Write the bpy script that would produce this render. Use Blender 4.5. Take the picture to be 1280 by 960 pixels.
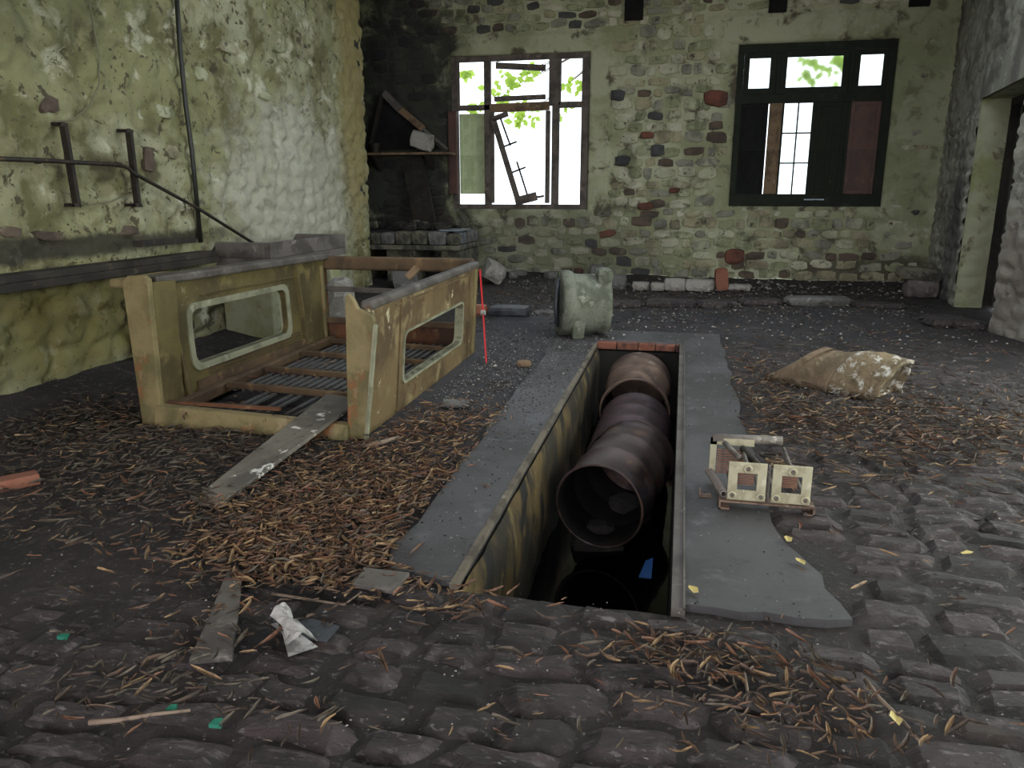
import bpy, math, random
import numpy as np
from mathutils import Vector, Matrix
for _o in list(bpy.data.objects): bpy.data.objects.remove(_o)
SC = bpy.context.scene; COL = SC.collection
random.seed(7); RNG = np.random.default_rng(7)

# ------------------------------------------------------------------ camera, sky, light, exposure
EYE = Vector((0, 0, 1.5)); PITCH = math.radians(13.9); YAW = math.radians(12.3); FPX = 960.0
cd = bpy.data.cameras.new('camera'); cam = bpy.data.objects.new('camera', cd); COL.objects.link(cam)
cam.location = EYE; cam.rotation_euler = (math.pi/2-PITCH, 0, YAW)
cd.sensor_width = 36; cd.lens = 36*FPX/1280; cd.clip_start = .05; cd.clip_end = 300
SC.camera = cam
W = bpy.data.worlds.new('sky'); SC.world = W; W.use_nodes = True
bg = W.node_tree.nodes['Background']; bg.inputs[0].default_value = (.84, .92, 1.0, 1); bg.inputs[1].default_value = 1.9
def area(name, loc, rot, sx, sy, power, col):
    l = bpy.data.lights.new(name, 'AREA'); l.shape = 'RECTANGLE'; l.size = sx; l.size_y = sy; l.energy = power; l.color = col
    o = bpy.data.objects.new(name, l); COL.objects.link(o); o.location = loc; o.rotation_euler = rot; return o
# added fill light: unseen openings put in the right wall and behind the camera
g = area('added_gateway_light', (3.75, 4.2, 2.2), (0, math.radians(90), 0), 3.6, 5.6, 95, (.98, 1.0, .72))
g = area('added_rear_light', (-.6, -2.9, 2.0), (math.radians(90), 0, math.radians(180)), 4.0, 3.2, 190, (1.0, .93, .94))
g.rotation_euler = (math.radians(90), 0, 0)
for nm, x0, x1 in (('window_portal_a', -4.1, -1.7), ('window_portal_b', .75, 3.12)):
    p = area(nm, ((x0+x1)/2, 14.45, 2.5), (math.radians(-90), 0, 0), x1-x0, 2.6, 1, (1, 1, 1)); p.data.cycles.is_portal = True
p = area('added_roof_gap_portal', (-.2, 7.6, 5.25), (0, 0, 0), 4.6, 4.4, 1, (1, 1, 1)); p.data.cycles.is_portal = True  # sky portal of the roof gap added to light the floor
SC.view_settings.view_transform = 'Standard'; SC.view_settings.look = 'None'; SC.view_settings.gamma = 1
SC.view_settings.use_curve_mapping = False; SC.view_settings.exposure = 0.7

# ------------------------------------------------------------------ measuring: pixel of the photograph -> point on a plane of the place
_F = Vector((-math.sin(YAW)*math.cos(PITCH), math.cos(YAW)*math.cos(PITCH), -math.sin(PITCH)))
_R = Vector((math.cos(YAW), math.sin(YAW), 0)); _U = _R.cross(_F)
def on(px, py, ax, v):
    d = _F + _R*((px-640)/FPX) + _U*((480-py)/FPX)
    return EYE + d*((v-EYE[ax])/d[ax])
def fl(px, py, z=0.0): return on(px, py, 2, z)

# ------------------------------------------------------------------ materials
MUTE = [.34]     # old dusty paint and stone: pull each pigment toward its own grey
def lin(c):
    g_ = .3*c[0]+.59*c[1]+.11*c[2]; c = tuple(v+(g_-v)*MUTE[0] for v in c)
    return tuple(((v/255)/12.92 if v <= 10 else (((v/255)+.055)/1.055)**2.4) for v in c)+(1,)
def noise_node(nt, vec, scale, detail=5, rough=.6, dist=0):
    n = nt.nodes.new('ShaderNodeTexNoise'); n.inputs['Scale'].default_value = scale; n.inputs['Detail'].default_value = detail
    n.inputs['Roughness'].default_value = rough; n.inputs['Distortion'].default_value = dist
    nt.links.new(vec, n.inputs['Vector']); return n.outputs[0]
def ramp(nt, fac, a, b):
    m = nt.nodes.new('ShaderNodeMapRange'); m.inputs[1].default_value = a; m.inputs[2].default_value = b; m.interpolation_type = 'SMOOTHSTEP'
    nt.links.new(fac, m.inputs[0]); return m.outputs[0]
def mixc(nt, fac, A, B):
    m = nt.nodes.new('ShaderNodeMix'); m.data_type = 'RGBA'
    if isinstance(fac, (int, float)): m.inputs[0].default_value = fac
    else: nt.links.new(fac, m.inputs[0])
    for i, c in ((6, A), (7, B)):
        if isinstance(c, tuple): m.inputs[i].default_value = c
        else: nt.links.new(c, m.inputs[i])
    return m.outputs[2]
def math_node(nt, op, a, b):
    m = nt.nodes.new('ShaderNodeMath'); m.operation = op
    for i, c in ((0, a), (1, b)):
        if isinstance(c, (int, float)): m.inputs[i].default_value = c
        else: nt.links.new(c, m.inputs[i])
    return m.outputs[0]
def mat(name, base, layers=(), rough=.85, metal=0, bump=.3, bscale=20, world=False, masks=(), trans=0, spec=.5, stretch=None, bdist=.02):
    """layers: (colour, noise scale, lo, hi, detail); masks: (colour, centre, radii, softness) = patches with a place of their own"""
    m = bpy.data.materials.new(name); m.use_nodes = True; nt = m.node_tree; b = nt.nodes['Principled BSDF']
    if world: v = nt.nodes.new('ShaderNodeNewGeometry').outputs['Position']
    else: v = nt.nodes.new('ShaderNodeTexCoord').outputs['Object']
    wv = v
    if stretch:
        mp = nt.nodes.new('ShaderNodeMapping'); mp.inputs['Scale'].default_value = stretch; nt.links.new(v, mp.inputs[0]); v = mp.outputs[0]
    c = lin(base)
    for L in layers:
        n = noise_node(nt, v, L[1], L[4] if len(L) > 4 else 5, .62, .3)
        f = ramp(nt, n, L[2], L[3]); c = mixc(nt, f, c, lin(L[0]))
    for (mc, cen, rad, amt) in masks:
        sub = nt.nodes.new('ShaderNodeVectorMath'); sub.operation = 'SUBTRACT'; nt.links.new(wv, sub.inputs[0]); sub.inputs[1].default_value = cen
        dv = nt.nodes.new('ShaderNodeVectorMath'); dv.operation = 'DIVIDE'; nt.links.new(sub.outputs[0], dv.inputs[0]); dv.inputs[1].default_value = rad
        ln = nt.nodes.new('ShaderNodeVectorMath'); ln.operation = 'LENGTH'; nt.links.new(dv.outputs[0], ln.inputs[0])
        nn = noise_node(nt, wv, 2.3, 6, .65, .5)
        s = math_node(nt, 'ADD', ln.outputs['Value'], math_node(nt, 'MULTIPLY', math_node(nt, 'SUBTRACT', nn, .5), 1.6))
        f = math_node(nt, 'MULTIPLY', ramp(nt, s, 1.15, .55), amt); c = mixc(nt, f, c, lin(mc))
    if isinstance(c, tuple): b.inputs['Base Color'].default_value = c
    else: nt.links.new(c, b.inputs['Base Color'])
    b.inputs['Roughness'].default_value = rough; b.inputs['Metallic'].default_value = metal
    b.inputs['Specular IOR Level'].default_value = spec
    if trans: b.inputs['Transmission Weight'].default_value = trans
    if bump:
        n = noise_node(nt, v, bscale, 8, .7, .2); bn = nt.nodes.new('ShaderNodeBump'); bn.inputs['Strength'].default_value = bump
        bn.inputs['Distance'].default_value = bdist; nt.links.new(n, bn.inputs['Height']); nt.links.new(bn.outputs[0], b.inputs['Normal'])
    return m
SOOT = [((28, 32, 30), (-5.0, 13.8, 2.6), (1.5, 3.2, 3.4), .93), ((52, 50, 46), (-2.6, 13.8, .35), (2.6, 2, 1.15), .45)]
GREENISH = (98, 112, 62)
MT = {}
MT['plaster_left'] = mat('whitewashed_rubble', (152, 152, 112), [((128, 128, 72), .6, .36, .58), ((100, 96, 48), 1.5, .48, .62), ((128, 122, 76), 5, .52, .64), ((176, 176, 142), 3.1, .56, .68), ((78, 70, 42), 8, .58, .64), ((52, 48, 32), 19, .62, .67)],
    rough=.93, bump=.8, bscale=14, world=True, masks=[((182, 180, 162), (-4.7, 9.0, 1.2), (2, 1.9, 1.5), .6), ((120, 108, 20), (-4.7, 5.3, .5), (1, 1.3, .45), .6), ((44, 40, 28), (-4.7, 4.9, 1.1), (.4, 3, .10), .9), ((150, 130, 60), (-4.7, 10.9, 3), (1, .55, 3), .7), ((82, 86, 44), (-4.7, 5.0, 3.7), (1, 2.0, 1.3), .6), ((70, 62, 30), (-4.7, 5.7, 1.72), (.5, .17, .13), .8), ((70, 55, 28), (-4.7, 6.3, 1.7), (.5, .12, .12), .8)])  # high olive mask: algae, with the top-left darkening painted in
MT['soot_wall'] = mat('sooty_mortar', (60, 62, 52), [((34, 38, 32), 1.2, .4, .6), ((92, 92, 74), 5, .56, .7)], rough=.95, bump=.9, bscale=14, world=True)
MT['mortar'] = mat('lime_mortar', (168, 170, 128), [((138, 142, 94), .9, .42, .6), ((88, 80, 58), 3.5, .52, .66), ((170, 170, 140), 6, .58, .7)], rough=.95, bump=.8, bscale=16, world=True,
    masks=SOOT+[((128, 136, 84), (3.6, 13.8, 3), (.9, 2, 2.5), .5), ((62, 50, 40), (3.2, 13.8, .2), (1.6, 1, .35), .8)])
MT['wash'] = mat('whitewashed_lintel', (152, 156, 118), [((128, 132, 88), 1.6, .45, .62), ((176, 176, 146), 5, .56, .7), ((96, 94, 66), 9, .6, .7)], rough=.93, bump=.5, bscale=18, world=True, masks=SOOT)
MT['plaster_right'] = mat('patchy_whitewash', (150, 148, 128), [((112, 106, 92), 1.5, .46, .6), ((176, 174, 158), 4, .54, .68), ((80, 72, 62), 8, .6, .7)], rough=.93, bump=.8, bscale=14, world=True,
    masks=[((66, 64, 70), (3.8, 12.2, .9), (.6, .5, 1.2), .7), ((120, 104, 92), (3.5, 9.3, .5), (.6, 1, .8), .6)])
MT['reveal'] = mat('mossy_whitewash', (158, 160, 118), [((136, 142, 76), 1.5, .45, .62), ((110, 100, 70), 5, .58, .7)], rough=.93, bump=.6, bscale=14, world=True)
STONES = []
for nm, c, c2, washlo in (('grey_rubble', (136, 134, 112), (106, 104, 88), .56), ('pale_rubble', (184, 180, 146), (148, 146, 114), .5), ('buff_rubble', (158, 148, 106), (124, 114, 82), .53),
        ('green_rubble', (138, 144, 96), (108, 114, 74), .52), ('brown_rubble', (100, 80, 62), (76, 60, 48), .62), ('slate_rubble', (72, 74, 72), (54, 54, 56), .66), ('red_rubble', (128, 62, 42), (92, 48, 36), .68)):
    STONES.append(mat(nm, c, [(c2, 3.5, .42, .62), ((166, 168, 126), 2.2, washlo-.04, washlo+.12), ((70, 66, 52), 11, .58, .7)], rough=.9, bump=.7, bscale=22, world=True, masks=SOOT))
MUTE[0] = .05
MT['cobble'] = mat('worn_cobble', (64, 56, 56), [((38, 33, 33), 2.2, .44, .6), ((90, 82, 83), 7, .53, .66), ((24, 21, 20), 5, .58, .66), ((104, 97, 98), 26, .58, .68), ((128, 122, 122), 13, .60, .70), ((70, 56, 48), 1.1, .55, .7)], rough=.7, bump=1, bscale=13, world=True, stretch=(1, 2.4, 1), bdist=.05)
MT['cobble_b'] = mat('purplish_cobble', (70, 59, 60), [((44, 37, 38), 3, .44, .6), ((98, 88, 90), 9, .54, .66), ((26, 22, 22), 6, .58, .66), ((112, 104, 105), 24, .58, .68), ((160, 156, 158), 18, .67, .75)], rough=.7, bump=1, bscale=12, world=True, stretch=(1, 2.4, 1), bdist=.05)
MT['cobble_c'] = mat('dark_cobble', (50, 44, 44), [((100, 94, 95), 25, .58, .68), ((30, 27, 26), 2.5, .44, .6), ((82, 76, 74), 8, .57, .7)], rough=.72, bump=1, bscale=14, world=True, stretch=(1, 2.4, 1), bdist=.05)
MT['dirt'] = mat('dark_dirt', (44, 37, 36), [((26, 22, 21), 1.4, .42, .6), ((62, 53, 50), 6, .54, .68), ((20, 17, 16), 11, .58, .66), ((92, 86, 86), 30, .58, .68), ((140, 140, 142), 46, .69, .74)], rough=.8, bump=1, bscale=30, world=True,
    masks=[((66, 67, 72), (-1.6, 7.0, 0), (1.0, 3.4, 1), .55), ((60, 60, 66), (.8, 10, 0), (2.6, 2.0, 1), .4)])  # bluish masks paint the sky sheen onto the dirt
MUTE[0] = .15
MT['concrete'] = mat('pit_apron_concrete', (72, 71, 73), [((56, 54, 54), 1.3, .42, .6), ((88, 88, 92), 4, .56, .7), ((150, 150, 150), 34, .68, .74), ((48, 44, 42), 9, .62, .72)], rough=.62, bump=.25, bscale=40, world=True)
MT['concrete_edge'] = mat('worn_edge_concrete', (108, 98, 82), [((74, 66, 56), 4, .45, .6), ((140, 132, 116), 12, .58, .7)], rough=.8, bump=.5, bscale=30, world=True)
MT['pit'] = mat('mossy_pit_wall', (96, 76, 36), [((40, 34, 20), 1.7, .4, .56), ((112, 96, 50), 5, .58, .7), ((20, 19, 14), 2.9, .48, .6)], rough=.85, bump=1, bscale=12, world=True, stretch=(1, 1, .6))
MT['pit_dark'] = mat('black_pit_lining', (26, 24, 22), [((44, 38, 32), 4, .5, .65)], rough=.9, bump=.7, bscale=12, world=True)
MT['brick_edge'] = mat('old_red_brick', (128, 72, 54), [((80, 50, 42), 5, .45, .62), ((150, 110, 92), 14, .58, .7)], rough=.9, bump=.6, bscale=30, world=True)
MT['water'] = mat('black_water', (4, 5, 5), rough=.04, bump=.02, bscale=5, world=True)
MT['rust'] = mat('rusty_steel', (72, 50, 42), [((48, 34, 34), 3, .42, .6), ((104, 62, 40), 7, .55, .68), ((92, 82, 90), 2, .55, .7)], rough=.62, metal=.35, bump=.3, bscale=30)
MT['drum'] = mat('rusted_drum_steel', (78, 64, 62), [((56, 42, 40), 2.3, .42, .6), ((100, 74, 58), 5, .56, .68), ((104, 100, 112), 1.6, .55, .72)], rough=.5, metal=.45, bump=.25, bscale=18)
MT['drum_brown'] = mat('earthy_drum_steel', (104, 82, 68), [((70, 52, 46), 2.3, .45, .6), ((130, 110, 96), 5, .56, .7)], rough=.7, metal=.2, bump=.4, bscale=18)
MT['drum_purple'] = mat('purple_rust_steel', (74, 54, 58), [((50, 38, 42), 3, .45, .6), ((96, 72, 66), 6, .58, .7)], rough=.55, metal=.35, bump=.25, bscale=18)
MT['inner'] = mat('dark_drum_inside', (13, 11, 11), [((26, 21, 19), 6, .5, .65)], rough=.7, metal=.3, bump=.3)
MUTE[0] = .12
MT['van'] = mat('weathered_cab_paint', (112, 92, 58), [((84, 66, 40), 1.8, .42, .6), ((134, 116, 78), 4, .55, .68), ((186, 176, 140), 9, .63, .70), ((92, 56, 30), 5, .62, .7)], rough=.62, bump=.25, bscale=22)
MT['van_in'] = mat('olive_cab_lining', (100, 88, 44), [((74, 64, 32), 1.8, .42, .6), ((118, 104, 58), 4, .55, .68), ((160, 150, 110), 12, .67, .74)], rough=.7, bump=.25, bscale=22)
MT['van_low'] = mat('brown_cab_lining', (96, 74, 48), [((72, 54, 34), 2, .42, .6), ((124, 96, 62), 6, .57, .7)], rough=.7, bump=.25, bscale=22)
MT['van_post'] = mat('flaking_post_paint', (134, 118, 76), [((100, 92, 54), 2, .45, .6), ((152, 136, 98), 6, .56, .7), ((132, 84, 44), 3, .56, .66), ((70, 52, 32), 12, .64, .7)], rough=.7, bump=.4, bscale=26)
MT['van_orange'] = mat('orange_rust', (104, 62, 34), [((72, 46, 28), 3, .45, .6), ((122, 90, 58), 8, .6, .7)], rough=.75, bump=.3)
MUTE[0] = .34
MT['seal'] = mat('pale_window_rubber', (142, 142, 106), [((116, 116, 82), 4, .45, .62), ((166, 164, 132), 14, .58, .7)], rough=.7, bump=.2)
MT['rail'] = mat('dusty_top_rail', (92, 84, 76), [((70, 62, 54), 3, .45, .6), ((120, 112, 104), 8, .57, .7)], rough=.6, bump=.3)
MT['slat'] = mat('grey_floor_slat', (84, 84, 84), [((58, 52, 46), 4, .45, .6), ((112, 112, 116), 12, .57, .7)], rough=.7, bump=.2)
MT['wood'] = mat('grey_weathered_board', (94, 88, 80), [((74, 68, 62), 2, .42, .6), ((116, 108, 98), 10, .55, .7)], rough=.82, bump=.4, bscale=12, stretch=(1, 1, 1))
MT['wood_splash'] = mat('splashed_board', (112, 104, 88), [((84, 78, 68), 2, .42, .6), ((200, 200, 190), 9, .60, .66), ((66, 58, 48), 13, .6, .7)], rough=.82, bump=.4, bscale=14)
MT['dark_wood'] = mat('blackened_wood', (46, 38, 28), [((30, 26, 20), 3, .42, .6), ((70, 58, 42), 9, .57, .7)], rough=.8, bump=.5, bscale=20)
MT['brown_wood'] = mat('raw_brown_timber', (126, 94, 58), [((92, 66, 40), 4, .45, .6), ((160, 134, 92), 9, .6, .7)], rough=.8, bump=.4, bscale=20)
MT['frame_wood'] = mat('grey_brown_window_timber', (98, 84, 74), [((70, 60, 54), 4, .42, .6), ((130, 104, 84), 9, .57, .7)], rough=.8, bump=.4, bscale=20)
MT['shutter_green'] = mat('faded_green_paint', (186, 206, 140), [((166, 186, 120), 3, .45, .6), ((200, 214, 164), 10, .6, .7)], rough=.6, bump=.15)
MT['shutter_red'] = mat('red_brown_paint', (92, 48, 34), [((70, 38, 28), 2.5, .42, .6), ((108, 60, 42), 9, .57, .7)], rough=.6, bump=.2)
MT['frame_dark'] = mat('dark_green_frame_paint', (36, 41, 30), [((32, 36, 28), 3, .45, .6), ((52, 57, 43), 9, .6, .7)], rough=.8, spec=.2, bump=.25)
MT['shutter_dark'] = mat('bottle_green_paint', (33, 39, 26), [((30, 36, 24), 3, .45, .6), ((56, 62, 44), 9, .6, .7)], rough=.8, spec=.2, bump=.25)
MT['shutter_black'] = mat('black_painted_board', (22, 23, 22), [((15, 15, 15), 3, .45, .6)], rough=.8, spec=.2, bump=.2)
MT['iron'] = mat('dark_iron', (52, 44, 34), [((34, 30, 24), 5, .45, .6), ((84, 62, 38), 9, .58, .7)], rough=.6, metal=.4, bump=.3)
MT['conduit'] = mat('black_conduit', (30, 32, 26), [((48, 46, 36), 8, .55, .7)], rough=.5, bump=.15)
MT['wire'] = mat('thin_old_wire', (108, 106, 74), rough=.7, bump=0)
MT['shelf'] = mat('dark_ledge', (54, 46, 34), [((34, 30, 24), 3, .42, .6), ((84, 70, 46), 8, .57, .7)], rough=.8, bump=.6, bscale=14)
MT['trough'] = mat('stone_trough', (104, 94, 88), [((74, 66, 60), 2.5, .45, .6), ((136, 128, 120), 8, .6, .7)], rough=.9, bump=.6, bscale=16)
MT['cast'] = mat('mouldy_casting', (112, 118, 98), [((84, 90, 70), 4, .42, .58), ((136, 142, 122), 9, .56, .7), ((84, 80, 64), 14, .6, .7)], rough=.9, bump=.8, bscale=30)
MT['sack'] = mat('tan_crust', (136, 108, 78), [((104, 84, 56), 4, .42, .6), ((156, 134, 96), 9, .56, .68)], rough=.85, bump=.8, bscale=24)
MT['sack_white'] = mat('white_splashed_tan_crust', (136, 112, 76), [((104, 86, 54), 5, .42, .6), ((196, 192, 178), 11, .49, .62), ((120, 98, 60), 40, .5, .6)], rough=.85, bump=.9, bscale=24)
MT['cream'] = mat('cream_ceramic_plate', (172, 166, 126), [((146, 138, 100), 8, .45, .62), ((192, 188, 152), 20, .58, .7)], rough=.65, bump=.2)
MT['copper'] = mat('dull_copper_wire', (150, 92, 64), [((112, 72, 54), 20, .45, .6)], rough=.45, metal=.5, bump=.1)
MT['insul'] = mat('grey_porcelain', (118, 108, 98), [((84, 74, 66), 12, .45, .6), ((150, 140, 126), 24, .58, .7)], rough=.5, bump=.2)
MT['rustbase'] = mat('rusty_channel', (130, 98, 76), [((96, 68, 52), 8, .45, .6), ((156, 130, 104), 16, .58, .7)], rough=.7, metal=.2, bump=.3)
MT['white_stone'] = mat('pale_block', (150, 144, 134), [((120, 112, 102), 4, .45, .62), ((176, 170, 160), 10, .58, .7)], rough=.9, bump=.6, bscale=22)
MT['grey_stone'] = mat('grey_block', (104, 102, 98), [((78, 76, 72), 4, .45, .62), ((132, 130, 124), 10, .58, .7)], rough=.9, bump=.6, bscale=22)
MT['soot_stone'] = mat('smoked_block', (104, 100, 78), [((58, 56, 46), 4, .42, .6), ((130, 126, 100), 9, .58, .7)], rough=.9, bump=.7, bscale=20)
MT['char'] = mat('black_cinder', (34, 31, 28), [((60, 55, 50), 9, .55, .7)], rough=.9, bump=.7, bscale=24)
MT['steelblue'] = mat('bluish_tin', (130, 146, 160), [((92, 104, 116), 5, .45, .6), ((52, 56, 58), 7, .55, .66)], rough=.4, metal=.5, bump=.3)
MUTE[0] = 0
MT['red_plastic'] = mat('red_plastic', (196, 44, 50), rough=.5, bump=0)
MT['orange_plastic'] = mat('orange_plastic', (150, 90, 66), rough=.5, bump=.1)
MT['brick'] = mat('orange_brick', (128, 84, 66), [((118, 68, 52), 6, .45, .6)], rough=.9, bump=.4)
MT['teal'] = mat('teal_scrap', (34, 104, 84), rough=.5, bump=.1)
MT['blue'] = mat('blue_patch', (50, 100, 170), rough=.4, bump=.1)
MUTE[0] = .2
MT['paper'] = mat('dirty_white_plastic', (168, 166, 162), [((120, 118, 116), 9, .5, .62), ((88, 84, 80), 16, .58, .68)], rough=.6, bump=.4, bscale=40)
MT['slate'] = mat('dark_flat_sheet', (58, 62, 70), [((44, 46, 52), 5, .45, .6)], rough=.55, bump=.2)
MT['stick'] = mat('bare_stick', (124, 104, 86), [((92, 76, 62), 14, .45, .6)], rough=.8, bump=.3)
MT['bark'] = mat('outdoor_bark', (90, 74, 56), rough=.9, bump=.3)
MUTE[0] = .15
LEAF = [mat('tan_dry_leaf', (142, 112, 74), [((98, 76, 54), 20, .45, .6)], rough=.65, bump=.2, bscale=60),
        mat('brown_dry_leaf', (92, 68, 50), [((66, 50, 40), 20, .45, .6)], rough=.65, bump=.2, bscale=60),
        mat('grey_dry_leaf', (88, 78, 64), [((62, 54, 44), 20, .45, .6)], rough=.7, bump=.2, bscale=60),
        mat('rusty_dry_leaf', (120, 80, 56), [((86, 58, 42), 20, .45, .6)], rough=.65, bump=.2, bscale=60),
        mat('umber_dry_leaf', (70, 54, 42), [((50, 40, 34), 20, .45, .6)], rough=.7, bump=.2, bscale=60)]
MT['yellow_leaf'] = mat('yellow_leaf', (196, 176, 96), [((170, 144, 72), 20, .45, .6)], rough=.6, bump=.1)
MUTE[0] = 0
m = bpy.data.materials.new('sunlit_leaf'); m.use_nodes = True; nt = m.node_tree; b = nt.nodes['Principled BSDF']; b.inputs['Base Color'].default_value = lin((150, 176, 70)); b.inputs['Roughness'].default_value = .6
tr = nt.nodes.new('ShaderNodeBsdfTranslucent'); tr.inputs[0].default_value = lin((150, 176, 70)); mx = nt.nodes.new('ShaderNodeMixShader'); mx.inputs[0].default_value = .6
nt.links.new(b.outputs[0], mx.inputs[1]); nt.links.new(tr.outputs[0], mx.inputs[2]); nt.links.new(mx.outputs[0], nt.nodes['Material Output'].inputs[0]); MT['outleaf'] = m
m = mat('dirty_pane', (235, 240, 238), rough=.08, bump=0, trans=1); MT['glass'] = m
MT['yard'] = mat('pale_yard', (206, 204, 196), [((186, 186, 172), 1, .45, .6)], rough=.95, bump=.2, world=True)
MT['ceil'] = mat('smoked_ceiling', (70, 66, 56), [((48, 46, 40), 1.2, .45, .6)], rough=.95, bump=.3, world=True)

# ------------------------------------------------------------------ numpy noise
def vnoise(x, y, seed=0):
    xi = np.floor(x).astype(np.int64); yi = np.floor(y).astype(np.int64); fx = x-xi; fy = y-yi
    fx = fx*fx*(3-2*fx); fy = fy*fy*(3-2*fy)
    def h(a, b_):
        n = (a*374761393 + b_*668265263 + seed*974711) & 0x7fffffff
        n = ((n ^ (n >> 13))*1274126177) & 0x7fffffff
        return ((n ^ (n >> 16)) & 0xffff)/65535.0
    return (h(xi, yi)*(1-fx)+h(xi+1, yi)*fx)*(1-fy)+(h(xi, yi+1)*(1-fx)+h(xi+1, yi+1)*fx)*fy
def fbm(x, y, o=4, seed=0):
    s = 0; a = 1; t = 0
    for i in range(o):
        s = s+a*vnoise(x*2**i, y*2**i, seed+i); t += a; a *= .5
    return s/t
def worley(x, y, seed=0):
    """F2-F1 of jittered cells in a running bond"""
    yi = np.floor(y).astype(np.int64); f1 = np.full(x.shape, 9.); f2 = np.full(x.shape, 9.)
    def h(a, b_, s):
        n = (a*374761393 + b_*668265263 + s*974711) & 0x7fffffff
        n = ((n ^ (n >> 13))*1274126177) & 0x7fffffff
        return ((n ^ (n >> 16)) & 0xffff)/65535.0
    xi = np.floor(x).astype(np.int64)
    for dy in (-1, 0, 1):
        for dx in (-1, 0, 1):
            cx = xi+dx; cy = yi+dy; px = cx+.15+.7*h(cx, cy, seed); py = cy+.2+.6*h(cx, cy, seed+9)
            d = np.hypot(px-x, py-y); n1 = np.minimum(f1, d); f2 = np.minimum(np.maximum(f1, d), f2); f1 = n1
    return f2-f1

# ------------------------------------------------------------------ mesh building
ORG = {}
def worg(o): return ORG.get(o.name, Vector((0, 0, 0)))
def link(name, me, parent=None, org=None):
    o = bpy.data.objects.new(name, me); COL.objects.link(o)
    org = Vector(org) if org is not None else Vector((0, 0, 0)); ORG[o.name] = org
    if parent is not None: o.parent = parent; o.location = org-worg(parent)
    else: o.location = org
    return o
def tag(o, label=None, cat=None, group=None, kind=None):
    for k, v in (('label', label), ('category', cat), ('group', group), ('kind', kind)):
        if v: o[k] = v
    return o
def empty(name, loc, label, cat, group=None, kind=None):
    o = link(name, None, None, loc); o.empty_display_size = .1; return tag(o, label, cat, group, kind)
class MB:
    def __init__(s): s.v = []; s.f = []; s.m = []
    def add(s, vs, fs, mi=0):
        n = len(s.v); s.v += [tuple(p) for p in vs]; s.f += [tuple(i+n for i in f) for f in fs]; s.m += [mi]*len(fs); return s
    def hexa(s, c, mi=0):     # 8 corners: bottom ring 0-3, top ring 4-7
        return s.add(c, [(0, 3, 2, 1), (4, 5, 6, 7), (0, 1, 5, 4), (1, 2, 6, 5), (2, 3, 7, 6), (3, 0, 4, 7)], mi)
    def box(s, x0, x1, y0, y1, z0, z1, mi=0):
        return s.hexa([(x0, y0, z0), (x1, y0, z0), (x1, y1, z0), (x0, y1, z0), (x0, y0, z1), (x1, y0, z1), (x1, y1, z1), (x0, y1, z1)], mi)
    def bar(s, p0, p1, w, h, up=(0, 0, 1), mi=0):   # rectangular bar from p0 to p1, w across, h along up
        p0 = Vector(p0); p1 = Vector(p1); d = (p1-p0).normalized(); u = Vector(up); r = d.cross(u)
        if r.length < 1e-4: r = d.cross(Vector((1, 0, 0)))
        r.normalize(); u = r.cross(d).normalized(); c = []
        for p in (p0, p1):
            for a, b_ in ((-1, -1), (1, -1), (1, 1), (-1, 1)): c.append(p+r*(a*w/2)+u*(b_*h/2))
        return s.hexa(c, mi)
    def tube(s, pts, r, n=8, mi=0, cap=True):
        pts = [Vector(p) for p in pts]; rs = r if isinstance(r, (list, tuple)) else [r]*len(pts); rings = []
        ref = None
        for i, p in enumerate(pts):
            d = (pts[min(i+1, len(pts)-1)]-pts[max(i-1, 0)]).normalized()
            if ref is None: ref = d.orthogonal().normalized()
            ref = (ref-d*ref.dot(d)).normalized(); b_ = d.cross(ref)
            rings.append([p+(ref*math.cos(2*math.pi*k/n)+b_*math.sin(2*math.pi*k/n))*rs[i] for k in range(n)])
        vs = [q for R_ in rings for q in R_]; fs = []
        for i in range(len(pts)-1):
            for k in range(n): fs.append((i*n+k, i*n+(k+1) % n, (i+1)*n+(k+1) % n, (i+1)*n+k))
        if cap: fs.append(tuple(range(n-1, -1, -1))); fs.append(tuple((len(pts)-1)*n+k for k in range(n)))
        return s.add(vs, fs, mi)
    def prism(s, poly, off, mi=0):    # poly: 3-D points, off: extrusion vector
        n = len(poly); off = Vector(off); vs = [Vector(p) for p in poly]+[Vector(p)+off for p in poly]
        return s.add(vs, [tuple(range(n-1, -1, -1)), tuple(range(n, 2*n))]+[(k, (k+1) % n, n+(k+1) % n, n+k) for k in range(n)], mi)
    def ring(s, outer, inner, off, mi=0):   # two loops of equal count -> plate with a hole
        n = len(outer); off = Vector(off); O = [Vector(p) for p in outer]; I = [Vector(p) for p in inner]
        vs = O+I+[p+off for p in O]+[p+off for p in I]; fs = []
        for k in range(n):
            j = (k+1) % n
            fs += [(k, j, n+j, n+k)[::-1], (2*n+k, 2*n+j, 3*n+j, 3*n+k), (k, j, 2*n+j, 2*n+k), (n+k, n+j, 3*n+j, 3*n+k)[::-1]]
        return s.add(vs, fs, mi)
    def build(s, name, mats, parent=None, smooth=False, bevel=0, label=None, org=None):
        me = bpy.data.meshes.new(name); V = np.array(s.v, float)
        if org is None: mn = V.min(0); mx = V.max(0); org = ((mn[0]+mx[0])/2, (mn[1]+mx[1])/2, mn[2] if parent is None else (mn[2]+mx[2])/2)
        V = V-np.array(org); me.from_pydata(V.tolist(), [], s.f)
        mats = mats if isinstance(mats, (list, tuple)) else [mats]
        for m_ in mats: me.materials.append(MT[m_] if isinstance(m_, str) else m_)
        if max(s.m) > 0: me.polygons.foreach_set('material_index', s.m)
        if smooth: me.polygons.foreach_set('use_smooth', [True]*len(me.polygons))
        me.update(); o = link(name, me, parent, org)
        if bevel:
            b_ = o.modifiers.new('bevel', 'BEVEL'); b_.width = bevel; b_.segments = 2; b_.limit_method = 'ANGLE'
        if label: o['label'] = label
        return o
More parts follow.
